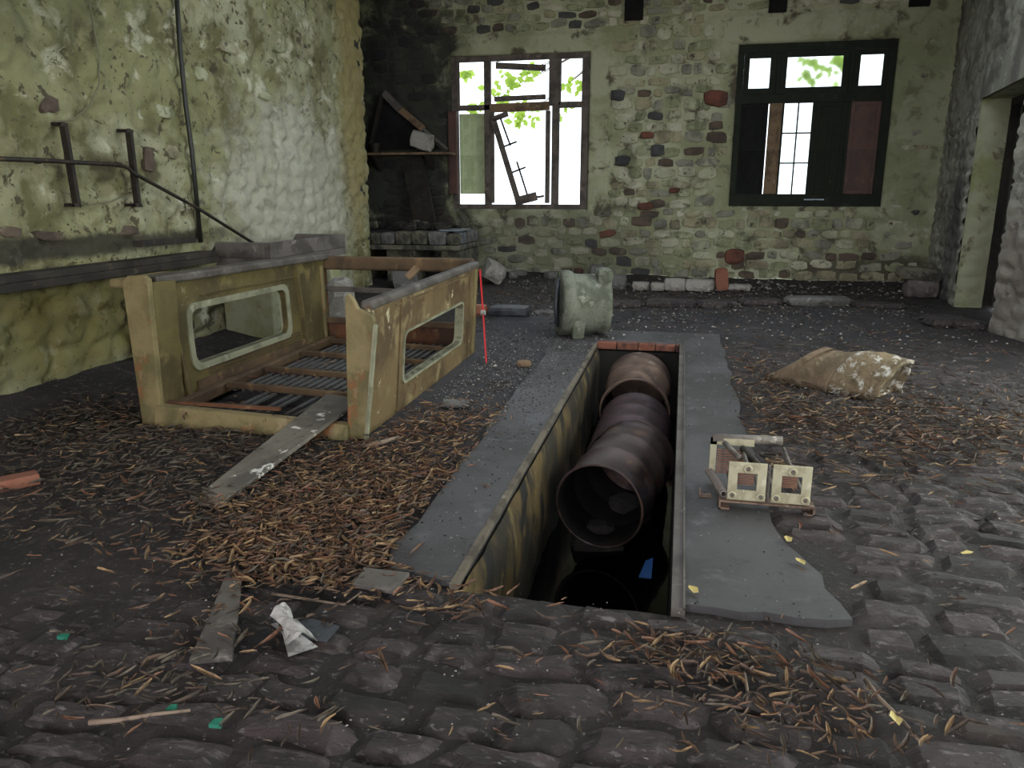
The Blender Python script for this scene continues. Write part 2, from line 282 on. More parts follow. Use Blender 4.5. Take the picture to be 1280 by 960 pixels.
def rough_block(c, size, rot=0, seed=0, tilt=(0, 0), amp=.12, cuts=3):
    """irregular hewn block or boulder: cube grid pushed toward an ellipsoid, with noise"""
    rd = random.Random(seed); vs = {}; V = []; F = []
    n = cuts
    def vid(i, j, k):
        if (i, j, k) in vs: return vs[(i, j, k)]
        p = Vector((i/n*2-1, j/n*2-1, k/n*2-1)); L = p.length; e = p/L*1.18
        q = p.lerp(e, .42); q = Vector((q.x*(1+rd.uniform(-amp, amp)), q.y*(1+rd.uniform(-amp, amp)), q.z*(1+rd.uniform(-amp, amp))))
        vs[(i, j, k)] = len(V); V.append(q); return vs[(i, j, k)]
    for a in range(n):
        for b_ in range(n):
            F.append([vid(a, b_, 0), vid(a, b_+1, 0), vid(a+1, b_+1, 0), vid(a+1, b_, 0)])
            F.append([vid(a, b_, n), vid(a+1, b_, n), vid(a+1, b_+1, n), vid(a, b_+1, n)])
            F.append([vid(a, 0, b_), vid(a+1, 0, b_), vid(a+1, 0, b_+1), vid(a, 0, b_+1)])
            F.append([vid(a, n, b_), vid(a, n, b_+1), vid(a+1, n, b_+1), vid(a+1, n, b_)])
            F.append([vid(0, a, b_), vid(0, a, b_+1), vid(0, a+1, b_+1), vid(0, a+1, b_)])
            F.append([vid(n, a, b_), vid(n, a+1, b_), vid(n, a+1, b_+1), vid(n, a, b_+1)])
    M = Matrix.Rotation(rot, 3, 'Z') @ Matrix.Rotation(tilt[0], 3, 'X') @ Matrix.Rotation(tilt[1], 3, 'Y')
    V = [M @ Vector((p.x*size[0]/2, p.y*size[1]/2, p.z*size[2]/2)) for p in V]
    zmin = min(p.z for p in V); mb = MB(); mb.add([p+Vector(c)-Vector((0, 0, zmin)) for p in V], F); return mb

def grid_wall(name, P0, U, V, N, w, h, step, disp, holes, mt, thick, back='mortar', parent=None):
    """real relief of a rubble wall facing N, with openings, backed by its full thickness"""
    P0 = np.array(P0, float); U = np.array(U, float); V = np.array(V, float); N = np.array(N, float)
    us = sorted(set(np.round(np.linspace(0, w, max(2, int(w/step))), 3)) | {q for H_ in holes for q in H_[:2]})
    vs = sorted(set(np.round(np.linspace(0, h, max(2, int(h/step))), 3)) | {q for H_ in holes for q in H_[2:]})
    us = np.array(us); vs = np.array(vs); A, B = np.meshgrid(us, vs); D = disp(A, B)
    for u0, u1, v0, v1 in holes:
        D = np.where((A >= u0-.001) & (A <= u1+.001) & (B >= v0-.001) & (B <= v1+.001), -.045, D)
    P = P0+A[..., None]*U+B[..., None]*V+D[..., None]*N; nu = len(us); nv = len(vs); idx = np.arange(nu*nv).reshape(nv, nu)
    uc = (us[1:]+us[:-1])/2; vc = (vs[1:]+vs[:-1])/2; UC, VC = np.meshgrid(uc, vc); keep = np.ones(UC.shape, bool)
    for u0, u1, v0, v1 in holes: keep &= ~((UC > u0) & (UC < u1) & (VC > v0) & (VC < v1))
    q = np.stack([idx[:-1, :-1], idx[:-1, 1:], idx[1:, 1:], idx[1:, :-1]], -1)[keep]
    if np.dot(np.cross(U, V), N) < 0: q = q[:, ::-1]
    mb_v = P.reshape(-1, 3).tolist(); mb_f = q.tolist(); mi = [0]*len(mb_f); sm = [True]*len(mb_f)
    # backing: column strips between hole edges
    cu = sorted({0, w} | {q_ for H_ in holes for q_ in H_[:2]}); cv = sorted({0, h} | {q_ for H_ in holes for q_ in H_[2:]})
    for a in range(len(cu)-1):
        b0 = 0
        for b_ in range(len(cv)-1):
            mu = (cu[a]+cu[a+1])/2; mv = (cv[b_]+cv[b_+1])/2
            if any(H_[0] < mu < H_[1] and H_[2] < mv < H_[3] for H_ in holes): continue
            n0 = len(mb_v)
            for dn in (-.045, -thick):
                for (uu, vv) in ((cu[a], cv[b_]), (cu[a+1], cv[b_]), (cu[a+1], cv[b_+1]), (cu[a], cv[b_+1])): mb_v.append((P0+U*uu+V*vv+N*dn).tolist())
            for f in ((0, 1, 2, 3), (7, 6, 5, 4), (4, 5, 1, 0), (5, 6, 2, 1), (6, 7, 3, 2), (7, 4, 0, 3)): mb_f.append([n0+i for i in f]); mi.append(1); sm.append(False)
    me = bpy.data.meshes.new(name); me.from_pydata(mb_v, [], mb_f); me.materials.append(MT[mt]); me.materials.append(MT[back])
    me.polygons.foreach_set('material_index', mi); me.polygons.foreach_set('use_smooth', sm); me.update()
    o = link(name, me, parent); o['kind'] = 'structure'; return o

def stone_mesh(P, U, V, N, w, h, proud, rd, mb, mi, sink=.03, k=10, exp=5):
    """one rubble stone face: rounded irregular outline rising from the joint"""
    P = Vector(P); U = Vector(U); V = Vector(V); N = Vector(N); rot = rd.uniform(-.08, .08); ph = rd.uniform(0, 6)
    ring = []; sk = rd.uniform(-.12, .12)
    for i in range(k):
        a = 2*math.pi*(i+rd.uniform(-.22, .22))/k; c, s = math.cos(a), math.sin(a)
        r = 1/((abs(c)**exp+abs(s)**exp)**(1/exp)); r *= rd.uniform(.84, 1.02)
        x = r*c*w/2; y = r*s*h/2+sk*x; ring.append((x*math.cos(rot)-y*math.sin(rot), x*math.sin(rot)+y*math.cos(rot)))
    vs = [P+U*x+V*y-N*sink for x, y in ring]+[P+U*x*.93+V*y*.90+N*proud*rd.uniform(.5, .85) for x, y in ring]
    vs += [P+U*x*.6+V*y*.6+N*proud*rd.uniform(.8, 1.15) for x, y in ring]+[P+N*proud*rd.uniform(.9, 1.1)]
    fs = []
    flip = U.cross(V).dot(N) < 0
    for r_ in (0, 1):
        for i in range(k):
            j = (i+1) % k; fs.append((r_*k+i, r_*k+j, (r_+1)*k+j, (r_+1)*k+i))
    for i in range(k): fs.append((2*k+i, 2*k+(i+1) % k, 3*k))
    if flip: fs = [f[::-1] for f in fs]
    mb.add(vs, fs, mi)

def masonry(wall, P0, U, V, N, u0, u1, v0, v1, holes, hrange, wrange, proud, weights, seed, nparts, wallfn=None, key=None, skip=0.0):
    rd = random.Random(seed); out = []; v = v0
    while v < v1:
        hh = rd.uniform(*hrange); u = u0-rd.uniform(0, .2)
        while u < u1:
            ww = rd.uniform(*wrange)
            cu = u+ww/2; cv = v+hh/2+rd.uniform(-.03, .03); sw = ww*rd.uniform(.90, 1.02); sh = hh*rd.uniform(.88, 1.04)
            if cu-sw/2 > u0-.02 and cu+sw/2 < u1 and not any(cu+sw/2 > a-.02 and cu-sw/2 < b_+.02 and cv+sh/2 > c-.02 and cv-sh/2 < d+.02 for a, b_, c, d in holes) and rd.random() > skip:
                wt = weights(cu, cv) if callable(weights) else weights
                mi = rd.choices(range(len(wt)), wt)[0]; out.append((cu, cv, sw, sh, mi))
            u += ww
        v += hh
    Pv = Vector(P0); Uv = Vector(U); Vv = Vector(V); Nv = Vector(N)
    out.sort(key=key or (lambda s: -(s[2]*s[3])))
    for s in out[:nparts]:
        mb = MB(); c = Pv+Uv*s[0]+Vv*s[1]; stone_mesh(c, Uv, Vv, Nv, s[2], s[3], rd.uniform(*proud), rd, mb, 0); mb.build('stone', STONES[s[4]], wall, smooth=False)
    if len(out) > nparts:
        mb = MB()
        for s in out[nparts:]:
            c = Pv+Uv*s[0]+Vv*s[1]; stone_mesh(c, Uv, Vv, Nv, s[2], s[3], rd.uniform(*proud), rd, mb, s[4], k=8)
        o = mb.build('rubble_stones', STONES, wall); o['kind'] = 'stuff'

# ================================================================== STRUCTURE
YB = 13.8; XL = -4.7; ZC = 5.0
PX0, PX1, PY0, PY1 = -.8, .03, 2.62, 7.8
# ---- floor
def floor_mesh():
    xs = sorted(set(np.round(np.arange(-6, 4.6, .07), 3)) | {PX0, PX1}); ys = sorted(set(np.round(np.arange(-3, 13.85, .07), 3)) | {PY0, PY1})
    xs = np.array(xs); ys = np.array(ys); A, B = np.meshgrid(xs, ys)
    Z = -.016+.03*(fbm(A*1.3, B*1.3, 4, 3)-.5)+.02*(fbm(A*7, B*7, 3, 5)-.5)
    left = np.clip((-1.3-A)/.8, 0, 1)*np.clip((B-2.0)/.8, 0, 1); Z += .014*left
    far = np.clip((B-6.0)/1.5, 0, 1); Z += .018*far
    Z += .09*np.clip((B-12.6)/1.1, 0, 1)*(.5+fbm(A*1.5, B*2, 3, 8))
    Z += .10*np.clip((-4.15-A)/.5, 0, 1)
    ap = (A > -1.08) & (A < .40) & (B > 2.74) & (B < 8.5); Z = np.where(ap, -.05, Z)
    idx = np.arange(A.size).reshape(A.shape); UC, VC = np.meshgrid((xs[1:]+xs[:-1])/2, (ys[1:]+ys[:-1])/2)
    keep = ~((UC > PX0) & (UC < PX1) & (VC > PY0) & (VC < PY1))
    q = np.stack([idx[:-1, :-1], idx[:-1, 1:], idx[1:, 1:], idx[1:, :-1]], -1)[keep]
    me = bpy.data.meshes.new('floor'); me.from_pydata(np.stack([A, B, Z], -1).reshape(-1, 3).tolist(), [], q.tolist()); me.materials.append(MT['dirt'])
    me.polygons.foreach_set('use_smooth', [True]*len(me.polygons)); me.update(); o = link('floor', me); o['kind'] = 'structure'; return o
floor = floor_mesh()
def in_apron(x, y):
    if PX0-.42 < x < PX0+.02 and 2.66 < y < 8.6: return True
    if PX0 < x < PX1 and PY0-.02 < y < 8.6: return True
    r = .66 if y < 2.9 else (.66-(y-2.9)*.3 if y < 3.5 else .46)
    return PX1-.02 < x < r and 2.63 < y < 8.6
cob = []; rd = random.Random(21); y = 1.05
while y < 9.2:
    hh = rd.uniform(.12, .19); x = -4.3-rd.uniform(0, .3)
    while x < 4.3:
        ww = rd.uniform(.18, .40); cx = x+ww/2; cy = y+hh/2+.05*math.sin(cx*1.1+2)+rd.uniform(-.015, .015)
        if not any(in_apron(cx+a*ww*.45, cy+b_*hh*.45) for a in (-1, 0, 1) for b_ in (-1, 0, 1)) and cx < 3.3:
            z = -.012+rd.uniform(-.008, .008)
            lf = max(0, min(1, (-1.1-cx)/1.0))*max(0, min(1, (cy-1.6)/1.0)); z -= .028*lf
            rt = max(0, min(1, (cy-5.0)/2.5)); z -= .012*rt
            if not (lf > .7 and cy > 4.2): cob.append((cx, cy, z, ww*1.02, hh*1.03))
        x += ww
    y += hh
def vn1(x, y, s): 
    xi = math.floor(x); yi = math.floor(y); fx = x-xi; fy = y-yi; fx = fx*fx*(3-2*fx); fy = fy*fy*(3-2*fy)
    def h(a, b_):
        n = (a*374761393+b_*668265263+s*974711) & 0x7fffffff; n = ((n ^ (n >> 13))*1274126177) & 0x7fffffff; return ((n ^ (n >> 16)) & 0xffff)/65535.0
    return (h(xi, yi)*(1-fx)+h(xi+1, yi)*fx)*(1-fy)+(h(xi, yi+1)*(1-fx)+h(xi+1, yi+1)*fx)*fy
def cobble(mb, c, mi):
    cx, cy, z, w, h = c; nx, ny = 5, 4; vs = []; fs = []; jr = [rd.uniform(-.12, .12) for _ in range(4)]; tl = (rd.uniform(-.006, .006), rd.uniform(-.007, .007))
    for j in range(ny+1):
        for i in range(nx+1):
            u = i/nx*2-1; v = j/ny*2-1; ex = (max(0, abs(u)-.6)/.4)**2; ey = (max(0, abs(v)-.5)/.5)**2; e = min(1, max(ex, ey)+.3*ex*ey)
            q = 1-.10*ey*abs(u)**2
            xx = cx+w/2*u*q*(1+jr[0 if v > 0 else 1]*v*v)+rd.uniform(-.004, .004); yy = cy+h/2*v*(1-.14*ex)*(1+jr[2 if u > 0 else 3]*u*u)+rd.uniform(-.004, .004)
            zz = z+.020+tl[0]*u+tl[1]*v+rd.uniform(-.0035, .0035)-e*.036
            xx, yy = xx+.10*(float(vn1(xx*2.1, yy*2.1, 5))-.5)+.05*(float(vn1(xx*6, yy*6, 6))-.5), yy+.09*(float(vn1(xx*2.3, yy*2.3, 7))-.5)+.04*(float(vn1(xx*7, yy*7, 8))-.5)
            zz += .012*(float(vn1(xx*9, yy*16, 9))-.5)
            if not (PX0-.05 < xx < PX1+.05 and PY0-.03 < yy < PY1): vs.append((xx, yy, zz))
            else: vs.append((xx, min(yy, PY0-.03) if yy < 3 else yy, zz))
    for j in range(ny):
        for i in range(nx): a = j*(nx+1)+i; fs.append((a, a+1, a+nx+2, a+nx+1))
    mb.add(vs, fs, mi)
def visible(x, y, z=0, m=20):
    v = Vector((x, y, z))-EYE; w = v.dot(_F)
    if w < .1: return False
    px = 640+FPX*v.dot(_R)/w; py = 480-FPX*v.dot(_U)/w; return -m < px < 1280+m and -m < py < 960+m
cob = [c for c in cob if visible(c[0], c[1], 0, 60)]
cob.sort(key=lambda c: (c[0])**2+c[1]**2)
CM = ['cobble', 'cobble_b', 'cobble_c']
for c in cob[:300]: mb = MB(); cobble(mb, c, 0); mb.build('stone', rd.choices(CM, (5, 3, 2))[0], floor)
mb = MB()
for c in cob[300:]: cobble(mb, c, rd.choices((0, 1, 2), (5, 3, 2))[0])
mb.build('cobble_stones', CM, floor)['kind'] = 'stuff'
# ---- concrete apron round the pit
def jag(p0, p1, n, a, seed):
    r = random.Random(seed); return [(p0[0]+(p1[0]-p0[0])*i/n+r.uniform(-a, a), p0[1]+(p1[1]-p0[1])*i/n+r.uniform(-a, a)) for i in range(n)]
ap = MB()
lp = jag((PX0, 2.64), (-1.14, 2.70), 5, .01, 1)+jag((-1.14, 2.70), (-1.25, 8.3), 26, .025, 2)+[(-1.25, 8.55), (PX0, 8.55)]
ap.prism([(x, y_, .015) for x, y_ in lp[::-1]], (0, 0, -.09))
rp = [(PX1+.05, 2.66)]+jag((PX1+.06, 2.66), (.66, 2.66), 6, .012, 3)+jag((.68, 2.70), (.47, 3.5), 8, .02, 4)+jag((.47, 3.5), (.45, 8.5), 24, .02, 5)+[(.45, 8.55), (PX1+.05, 8.55)]
ap.prism([(x, y_, .015) for x, y_ in rp], (0, 0, -.09))
ap.prism([(x, y_, .015) for x, y_ in ((PX0, PY1+.09), (PX1+.05, PY1+.09), (PX1+.05, 8.55), (PX0, 8.55))], (0, 0, -.09))
ap = ap.build('pit_apron', 'concrete'); ap['kind'] = 'structure'
# ---- inspection pit
pit = MB()
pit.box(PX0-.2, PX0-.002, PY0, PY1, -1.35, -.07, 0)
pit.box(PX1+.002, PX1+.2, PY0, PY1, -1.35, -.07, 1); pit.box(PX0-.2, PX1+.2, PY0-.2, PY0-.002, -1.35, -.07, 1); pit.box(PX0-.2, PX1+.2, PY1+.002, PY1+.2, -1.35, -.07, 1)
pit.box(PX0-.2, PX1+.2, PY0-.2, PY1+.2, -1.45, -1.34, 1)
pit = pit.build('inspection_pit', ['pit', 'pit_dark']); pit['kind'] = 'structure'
# uneven mossy lining of the left side
us = np.arange(PY0, PY1+.01, .045); vs_ = np.arange(-1.3, .001, .045); A, B = np.meshgrid(us, vs_); D = .045*fbm(A*3+B*2.2, B*2.5, 4, 31)+.03*fbm(A*9, B*5, 3, 33)
D *= np.clip(-B/.12, .25, 1); idx = np.arange(A.size).reshape(A.shape); q = np.stack([idx[:-1, :-1], idx[:-1, 1:], idx[1:, 1:], idx[1:, :-1]], -1).reshape(-1, 4)
mb = MB(); mb.v = np.stack([PX0-.002+D, A, B], -1).reshape(-1, 3).tolist(); mb.f = [tuple(f) for f in q.tolist()]; mb.m = [0]*len(mb.f); mb.build('pit_lining', 'pit', pit, smooth=True)
mb = MB()
mb.bar((PX0-.008, PY0, .004), (PX0-.008, PY1, .004), .03, .026); mb.build('pit_kerb', 'concrete_edge', pit)
mb = MB(); mb.bar((PX1+.025, PY0-.02, .012), (PX1+.025, PY1+.05, .012), .05, .036); mb.bar((PX1+.046, PY0-.02, .033), (PX1+.046, PY1+.05, .033), .008, .014); mb.build('pit_kerb', 'rail', pit)
x = PX0; r = random.Random(5)
while x < PX1-.03:
    w = min(r.uniform(.17, .22), PX1-x); MB().box(x+.004, x+w-.004, PY1-.02, PY1+.085, -.05+r.uniform(-.004, .004), .016+r.uniform(-.006, .006)).build('brick', 'brick_edge', pit, bevel=.005); x += w
mb = MB(); mb.box(PX0, PX1, PY0, PY1, -1.30, -.74); wt = mb.build('pit_water', 'water'); wt['kind'] = 'structure'

# ---- back wall
W1 = (-4.11, -1.67, 1.24, 3.82); W2 = (.74, 3.13, 1.30, 3.84)
BX0 = -5.9
def back_disp(A, B):
    X = A+BX0; d = .014*(fbm(X*3, B*3, 4, 41)-.9)
    lower = np.clip((1.4-B)/.3, 0, 1)
    smooth = ((X > .45) & (X < 3.8) & (B > 3.84) & (B < 4.28))
    smooth |= ((X > -4.4) & (X < -1.3) & (B > 3.82) & (B < 4.12)) | ((X > -1.67) & (X < -1.3) & (B > 1.2) & (B < 4.0))
    pl = np.clip((X-3.1)/.05, 0, 1)*np.clip((B-.5)/.3, 0, 1)
    d = np.where(smooth, .024+.004*fbm(X*4, B*4, 3, 3), d)
    groove = np.clip(worley(X*1.3, B*4.5+.3*vnoise(X*3, B, 4), 5)*2.2, 0, 1)
    d = np.where(pl > 0, (.015+.02*groove)*pl+d*(1-pl), d)
    # triangular smoke recess of the hearth hood
    tri = (B > 2.28) & (B < 3.35-.0*X) & (X > -5.75) & (X < -5.25+(3.35-B)*.95) 
    d = np.where(tri, -.035, d)
    hole = np.exp(-(((X-3.05)/.2)**2+((B-1.02)/.07)**2)); d = d-.12*hole*(fbm(X*9, B*14, 2, 6)+.3)
    return d
holes = [(round(a-BX0, 3), round(b_-BX0, 3), c, d) for a, b_, c, d in (W1, W2)]
wall_back = grid_wall('wall_back', (BX0, YB, 0), (1, 0, 0), (0, 0, 1), (0, -1, 0), 9.95, ZC, .035, back_disp, holes, 'mortar', .5)
def wts(u, v):
    X = u+BX0
    if v < 1.25: return (6, 5, 5, 3, 2.5, 1.0, .4)
    if X < -1.6: return (5, 1, 2, 5, 2, 2, .1)
    return (5, 6, 5, 5, 1, .5, .2)
mh = [(a-.02, b_+.02, c-.02, d+.02) for a, b_, c, d in holes]+[(.45-BX0, 3.8-BX0, 3.8, 4.28), (-4.4-BX0, -1.35-BX0, 3.8, 4.12), (3.1-BX0, 9, .75, 3.9), (0, .7, 2.25, 3.4), (.7, 1.4, 2.25, 2.9), (-1.70-BX0, -1.4-BX0, 1.3, 4)]
masonry(wall_back, (BX0, YB, 0), (1, 0, 0), (0, 0, 1), (0, -1, 0), .3, 9.7, .06, 4.95, mh, (.13, .23), (.15, .42), (.014, .032), wts, 11, 292, key=lambda s: (-(s[2]*s[3])))
# lintel & brick-red standouts placed as the photograph has them
for (px, py, w, h, mi) in ((895, 123, .44, .27, 6), (918, 321, .36, .28, 6), (808, 169, .26, .13, 6), (778, 201, .28, .2, 5), (772, 119, .26, .2, 5), (822, 188, .24, .22, 5), (806, 258, .3, .14, 6), (843, 238, .2, .1, 6)):
    p = on(px, py, 1, YB-.03); mb = MB(); stone_mesh(p, (1, 0, 0), (0, 0, 1), (0, -1, 0), w, h, .05, random.Random(px), mb, 0, sink=.03); mb.build('stone', STONES[mi], wall_back, label='dark red-brown wall stone' if mi == 6 else None)
# black blocks standing in for the dark, shaded beam holes near the top
for px, py, w in ((792, 25, .30), (972, 15, .27), (1149, 8, .29)):
    p = on(px, py, 1, YB-.06); mb = MB(); mb.box(p.x-w/2, p.x+w/2, YB-.10, YB+.2, p.z, p.z+.5); b_ = mb.build('dark_socket_block', 'shutter_black', wall_back, bevel=.01)
# ---- left wall, its end and the hearth alcove behind it
def left_disp(A, B):
    Y = A; wob = .35*vnoise(Y*2, B*2, 3)
    c = np.clip(worley(Y*3.0+wob, B*5.0+wob+.4*vnoise(Y*4, B*4, 8), 2)*1.9, 0, 1)
    d = .030*c*(.4+fbm(Y*.8, B*.8, 2, 7))+.03*(fbm(Y*2.1, B*2.1, 4, 9)-.5)+.022*(fbm(Y*11+B*5, B*19-Y*4, 3, 12)-.5)
    e = fbm(Y*6, B*9, 3, 17); d = d-.03*np.clip((e-.60)/.05, 0, 1)
    return d-.01
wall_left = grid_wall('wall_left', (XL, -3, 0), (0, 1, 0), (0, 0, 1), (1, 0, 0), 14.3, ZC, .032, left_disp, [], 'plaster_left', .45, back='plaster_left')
rd = random.Random(9)
for (px, py, w, h, mi) in ((60, 295, .3, .08, 4), (158, 288, .3, .1, 4), (185, 200, .16, .24, 4), (215, 190, .2, .14, 2), (12, 290, .2, .1, 4), (285, 60, .4, .12, 2), (330, 120, .3, .1, 3), (350, 62, .3, .08, 3), (250, 92, .26, .14, 3), (300, 330, .3, .2, 1), (60, 130, .2, .14, 4), (205, 140, .3, .12, 3)):
    p = on(px, py, 0, XL); mb = MB(); stone_mesh(p, (0, 1, 0), (0, 0, 1), (1, 0, 0), w, h, .026, rd, mb, 0, sink=.05, k=12); mb.build('stone', STONES[mi], wall_left)
wa = grid_wall('wall_alcove', (-5.9, 11.25, 0), (0, 1, 0), (0, 0, 1), (1, 0, 0), 2.6, ZC, .05, lambda A, B: .03*fbm(A*4, B*6, 4, 23), [], 'soot_wall', .3, back='soot_wall')
MB().box(-6.0, XL-.02, 11.05, 11.28, 0, ZC).build('trim_1', 'soot_wall')['kind'] = 'structure'
# ---- right wall: far pier, doorway, near pier, gateway added for light
RA = Vector((3.93, YB, 0)); RB = Vector((3.67, 11.55, 0)); RC = Vector((3.40, 9.44, 0)); RD = Vector((3.66, 8.0, 0))
def right_disp(A, B):
    c = np.clip(worley(A*3.2+.3*vnoise(A*3, B*3, 2), B*5.5, 13)*1.9, 0, 1)
    return .03*c*(.4+fbm(A, B, 2, 5))+.025*(fbm(A*3, B*3, 4, 15)-.5)-.035*np.clip((fbm(A*4, B*11, 3, 19)-.66)/.05, 0, 1)-.02
def seg(name, p, q, z0, z1, mt, th, disp=right_disp):
    d = (q-p); L = d.length; d.normalize(); n = Vector((-d.y, d.x, 0))
    if n.x > 0: n = -n
    return grid_wall(name, (p.x, p.y, z0), d, (0, 0, 1), n, round(L, 3), z1-z0, .035, disp, [], mt, th, back='reveal')
seg('wall_right', RB, RA, 0, ZC, 'plaster_right', .42)
seg('wall_right_lintel', RC, RB, 2.68, ZC, 'plaster_right', .42, lambda A, B: np.where(B < .42, .01+.006*fbm(A*5, B*5, 3, 3), right_disp(A, B)))
grid_wall('wall_right_reveal', (RB.x+.01, RB.y-.075, 0), (1, 0, 0), (0, 0, 1), (0, -1, 0), .44, 2.68, .035, lambda A, B: .002+.03*np.clip(worley(A*3, B*5, 4)*1.8, 0, 1)*fbm(A*4, B*4, 3, 3), [], 'reveal', .06, back='reveal')
seg('wall_right_near', RD, RC, 0, ZC, 'plaster_right', .42)
MB().box(3.4, 4.2, -3.2, 8.0, 3.95, ZC).build('trim_2', 'plaster_right')['kind'] = 'structure'      # beam over the added gateway
MB().box(3.6, 4.1, -3.2, 1.0, 0, 3.95).build('wall_right_rear', 'plaster_right')['kind'] = 'structure'
# ---- rear wall with an unseen gate added for light, ceiling
mb = MB(); mb.box(-4.9, -2.7, -3.4, -3.0, 0, ZC); mb.box(1.5, 3.9, -3.4, -3.0, 0, ZC); mb.box(-2.7, 1.5, -3.4, -3.0, 3.7, ZC); mb.build('wall_front', 'plaster_right')['kind'] = 'structure'
mb = MB()      # unseen roof gap added over the mid hall to let sky light in
for x0, x1, y0, y1 in ((-6.3, 4.5, -3.4, 5.4), (-6.3, 4.5, 9.8, 14.3), (-6.3, -2.5, 5.4, 9.8), (2.1, 4.5, 5.4, 9.8)): mb.box(x0, x1, y0, y1, ZC, ZC+.12)
mb.build('ceiling', 'ceil')['kind'] = 'structure'
mb = MB(); mb.box(-30, 30, 14.3, 60, -.2, -.1); mb.box(4.4, 30, -20, 14.3, -.2, -.1); mb.box(-30, 4.4, -25, -3.4, -.2, -.1); mb.build('yard_ground', 'yard')['kind'] = 'structure'

# ================================================================== DOOR
d = (RC-RB).normalized(); n = Vector((.99, -.12, 0))
o0 = RB+Vector((.40, -.05, 0)); o1 = RC+Vector((.46, .02, 0))
dr = link('door_1', None, None, tuple((o0+o1)/2)); dr['kind'] = 'structure'; dr['label'] = 'dark brown wooden door deep in the right-hand doorway'
MB().bar(o0+Vector((0, 0, 0)), o0+Vector((0, 0, 2.68)), .12, .12, up=(0, 1, 0)).build('door_post', 'dark_wood', dr)
MB().bar(o1+Vector((0, 0, 0)), o1+Vector((0, 0, 2.68)), .12, .12, up=(0, 1, 0)).build('door_post', 'dark_wood', dr)
MB().bar(o0+Vector((0, 0, 2.64)), o1+Vector((0, 0, 2.64)), .12, .1).build('door_head', 'dark_wood', dr)
for i in range(8):
    a = o0.lerp(o1, (i+.06)/8); b_ = o0.lerp(o1, (i+.94)/8); mb = MB(); mb.bar(a+Vector((.03, 0, 1.32)), b_+Vector((.03, 0, 1.32)), .035, 2.56); mb.build('door_plank', 'dark_wood', dr)

# ================================================================== WINDOW 1 (broken, open)
def bw(px, py, y=YB): return on(px, py, 1, y)
w1 = link('window_1', None, None, ((W1[0]+W1[1])/2, YB+.1, W1[2])); w1['kind'] = 'structure'; w1['label'] = 'broken window frame left of the pair, without panes'
def wx(px, py=160): return bw(px, py).x
def wz(py, px=650): return bw(px, py).z
def bx(name, x0, x1, z0, z1, m_, par, y0=YB+.03, y1=YB+.11, bev=.006, label=None):
    return MB().box(x0, x1, y0, y1, z0, z1).build(name, m_, par, bevel=bev, label=label)
zt = 2.98
bx('frame_rail', W1[0], W1[1], 3.73, 3.82, 'frame_wood', w1); bx('frame_rail', W1[0], W1[1], 1.24, 1.32, 'frame_wood', w1)
bx('frame_post', W1[0], -4.0, 1.32, 3.73, 'frame_wood', w1); bx('frame_post', -1.80, W1[1], 1.32, 3.73, 'frame_wood', w1)
bx('transom', -4.0, -3.40, zt-.05, zt+.04, 'frame_wood', w1); bx('transom', -2.2, -1.8, zt-.04, zt+.06, 'frame_wood', w1)
MB().bar((-3.42, YB+.07, zt-.02), (-2.36, YB+.07, zt-.0), .09, .14).build('transom', 'brown_wood', w1, bevel=.008)
for x0, x1, a, b_ in ((-3.52, -3.40, 1.32, 3.73), (-2.37, -2.16, 2.98, 3.73), (-2.31, -2.18, 1.32, 2.98)): bx('mullion', x0, x1, a, b_, 'frame_wood', w1)
bx('casement_stile', -2.42, -2.34, 1.34, 2.90, 'frame_wood', w1, YB+.02, YB+.08)
bx('casement_stile', -3.40, -3.34, 1.34, 2.90, 'frame_wood', w1, YB+.02, YB+.08)
MB().bar(bw(620, 82, YB+.06), bw(682, 85, YB+.06), .07, .10).build('broken_rail', 'frame_wood', w1, bevel=.006)
MB().bar(bw(618, 124, YB+.06), bw(682, 121, YB+.06), .07, .08).build('broken_rail', 'frame_wood', w1, bevel=.006)
bx('sash_post', wx(568), wx(574), 3.02, 3.73, 'frame_wood', w1, YB+.05, YB+.1)
# green shutter outside, red-brown shutter folded on edge at the jamb
def shutter(parent, c0, c1, z0, z1, y, m_, name='shutter', cols=2, rows=2, th=.035, label=None):
    s = MB(); s.box(c0, c1, y, y+th*.5, z0, z1); o = s.build(name, m_, parent, label=label)
    w = c1-c0; st = min(.07, w*.14)
    for k in range(cols+1):
        xx = c0+(w-st)*k/cols; MB().box(xx, xx+st, y-.014, y-.0005, z0, z1).build('stile', m_, o, bevel=.004)
    for k in range(rows+1):
        zz = z0+(z1-z0-st)*k/rows
        for j in range(cols):
            xa = c0+(w-st)*j/cols+st+.001; xb = c0+(w-st)*(j+1)/cols-.001; MB().box(xa, xb, y-.012, y-.0005, zz, zz+st).build('rail', m_, o, bevel=.004)
    return o
shutter(w1, bw(575, 190, YB+.3).x, bw(611, 190, YB+.3).x, 1.50, 2.90, YB+.3, 'shutter_green', label='pale green panelled shutter')
s = MB(); s.box(-4.16, -4.0, YB-.06, YB+.02, 1.5, 2.92); s.build('folded_shutter', 'shutter_red', w1, bevel=.01, label='red-brown shutter folded on edge')
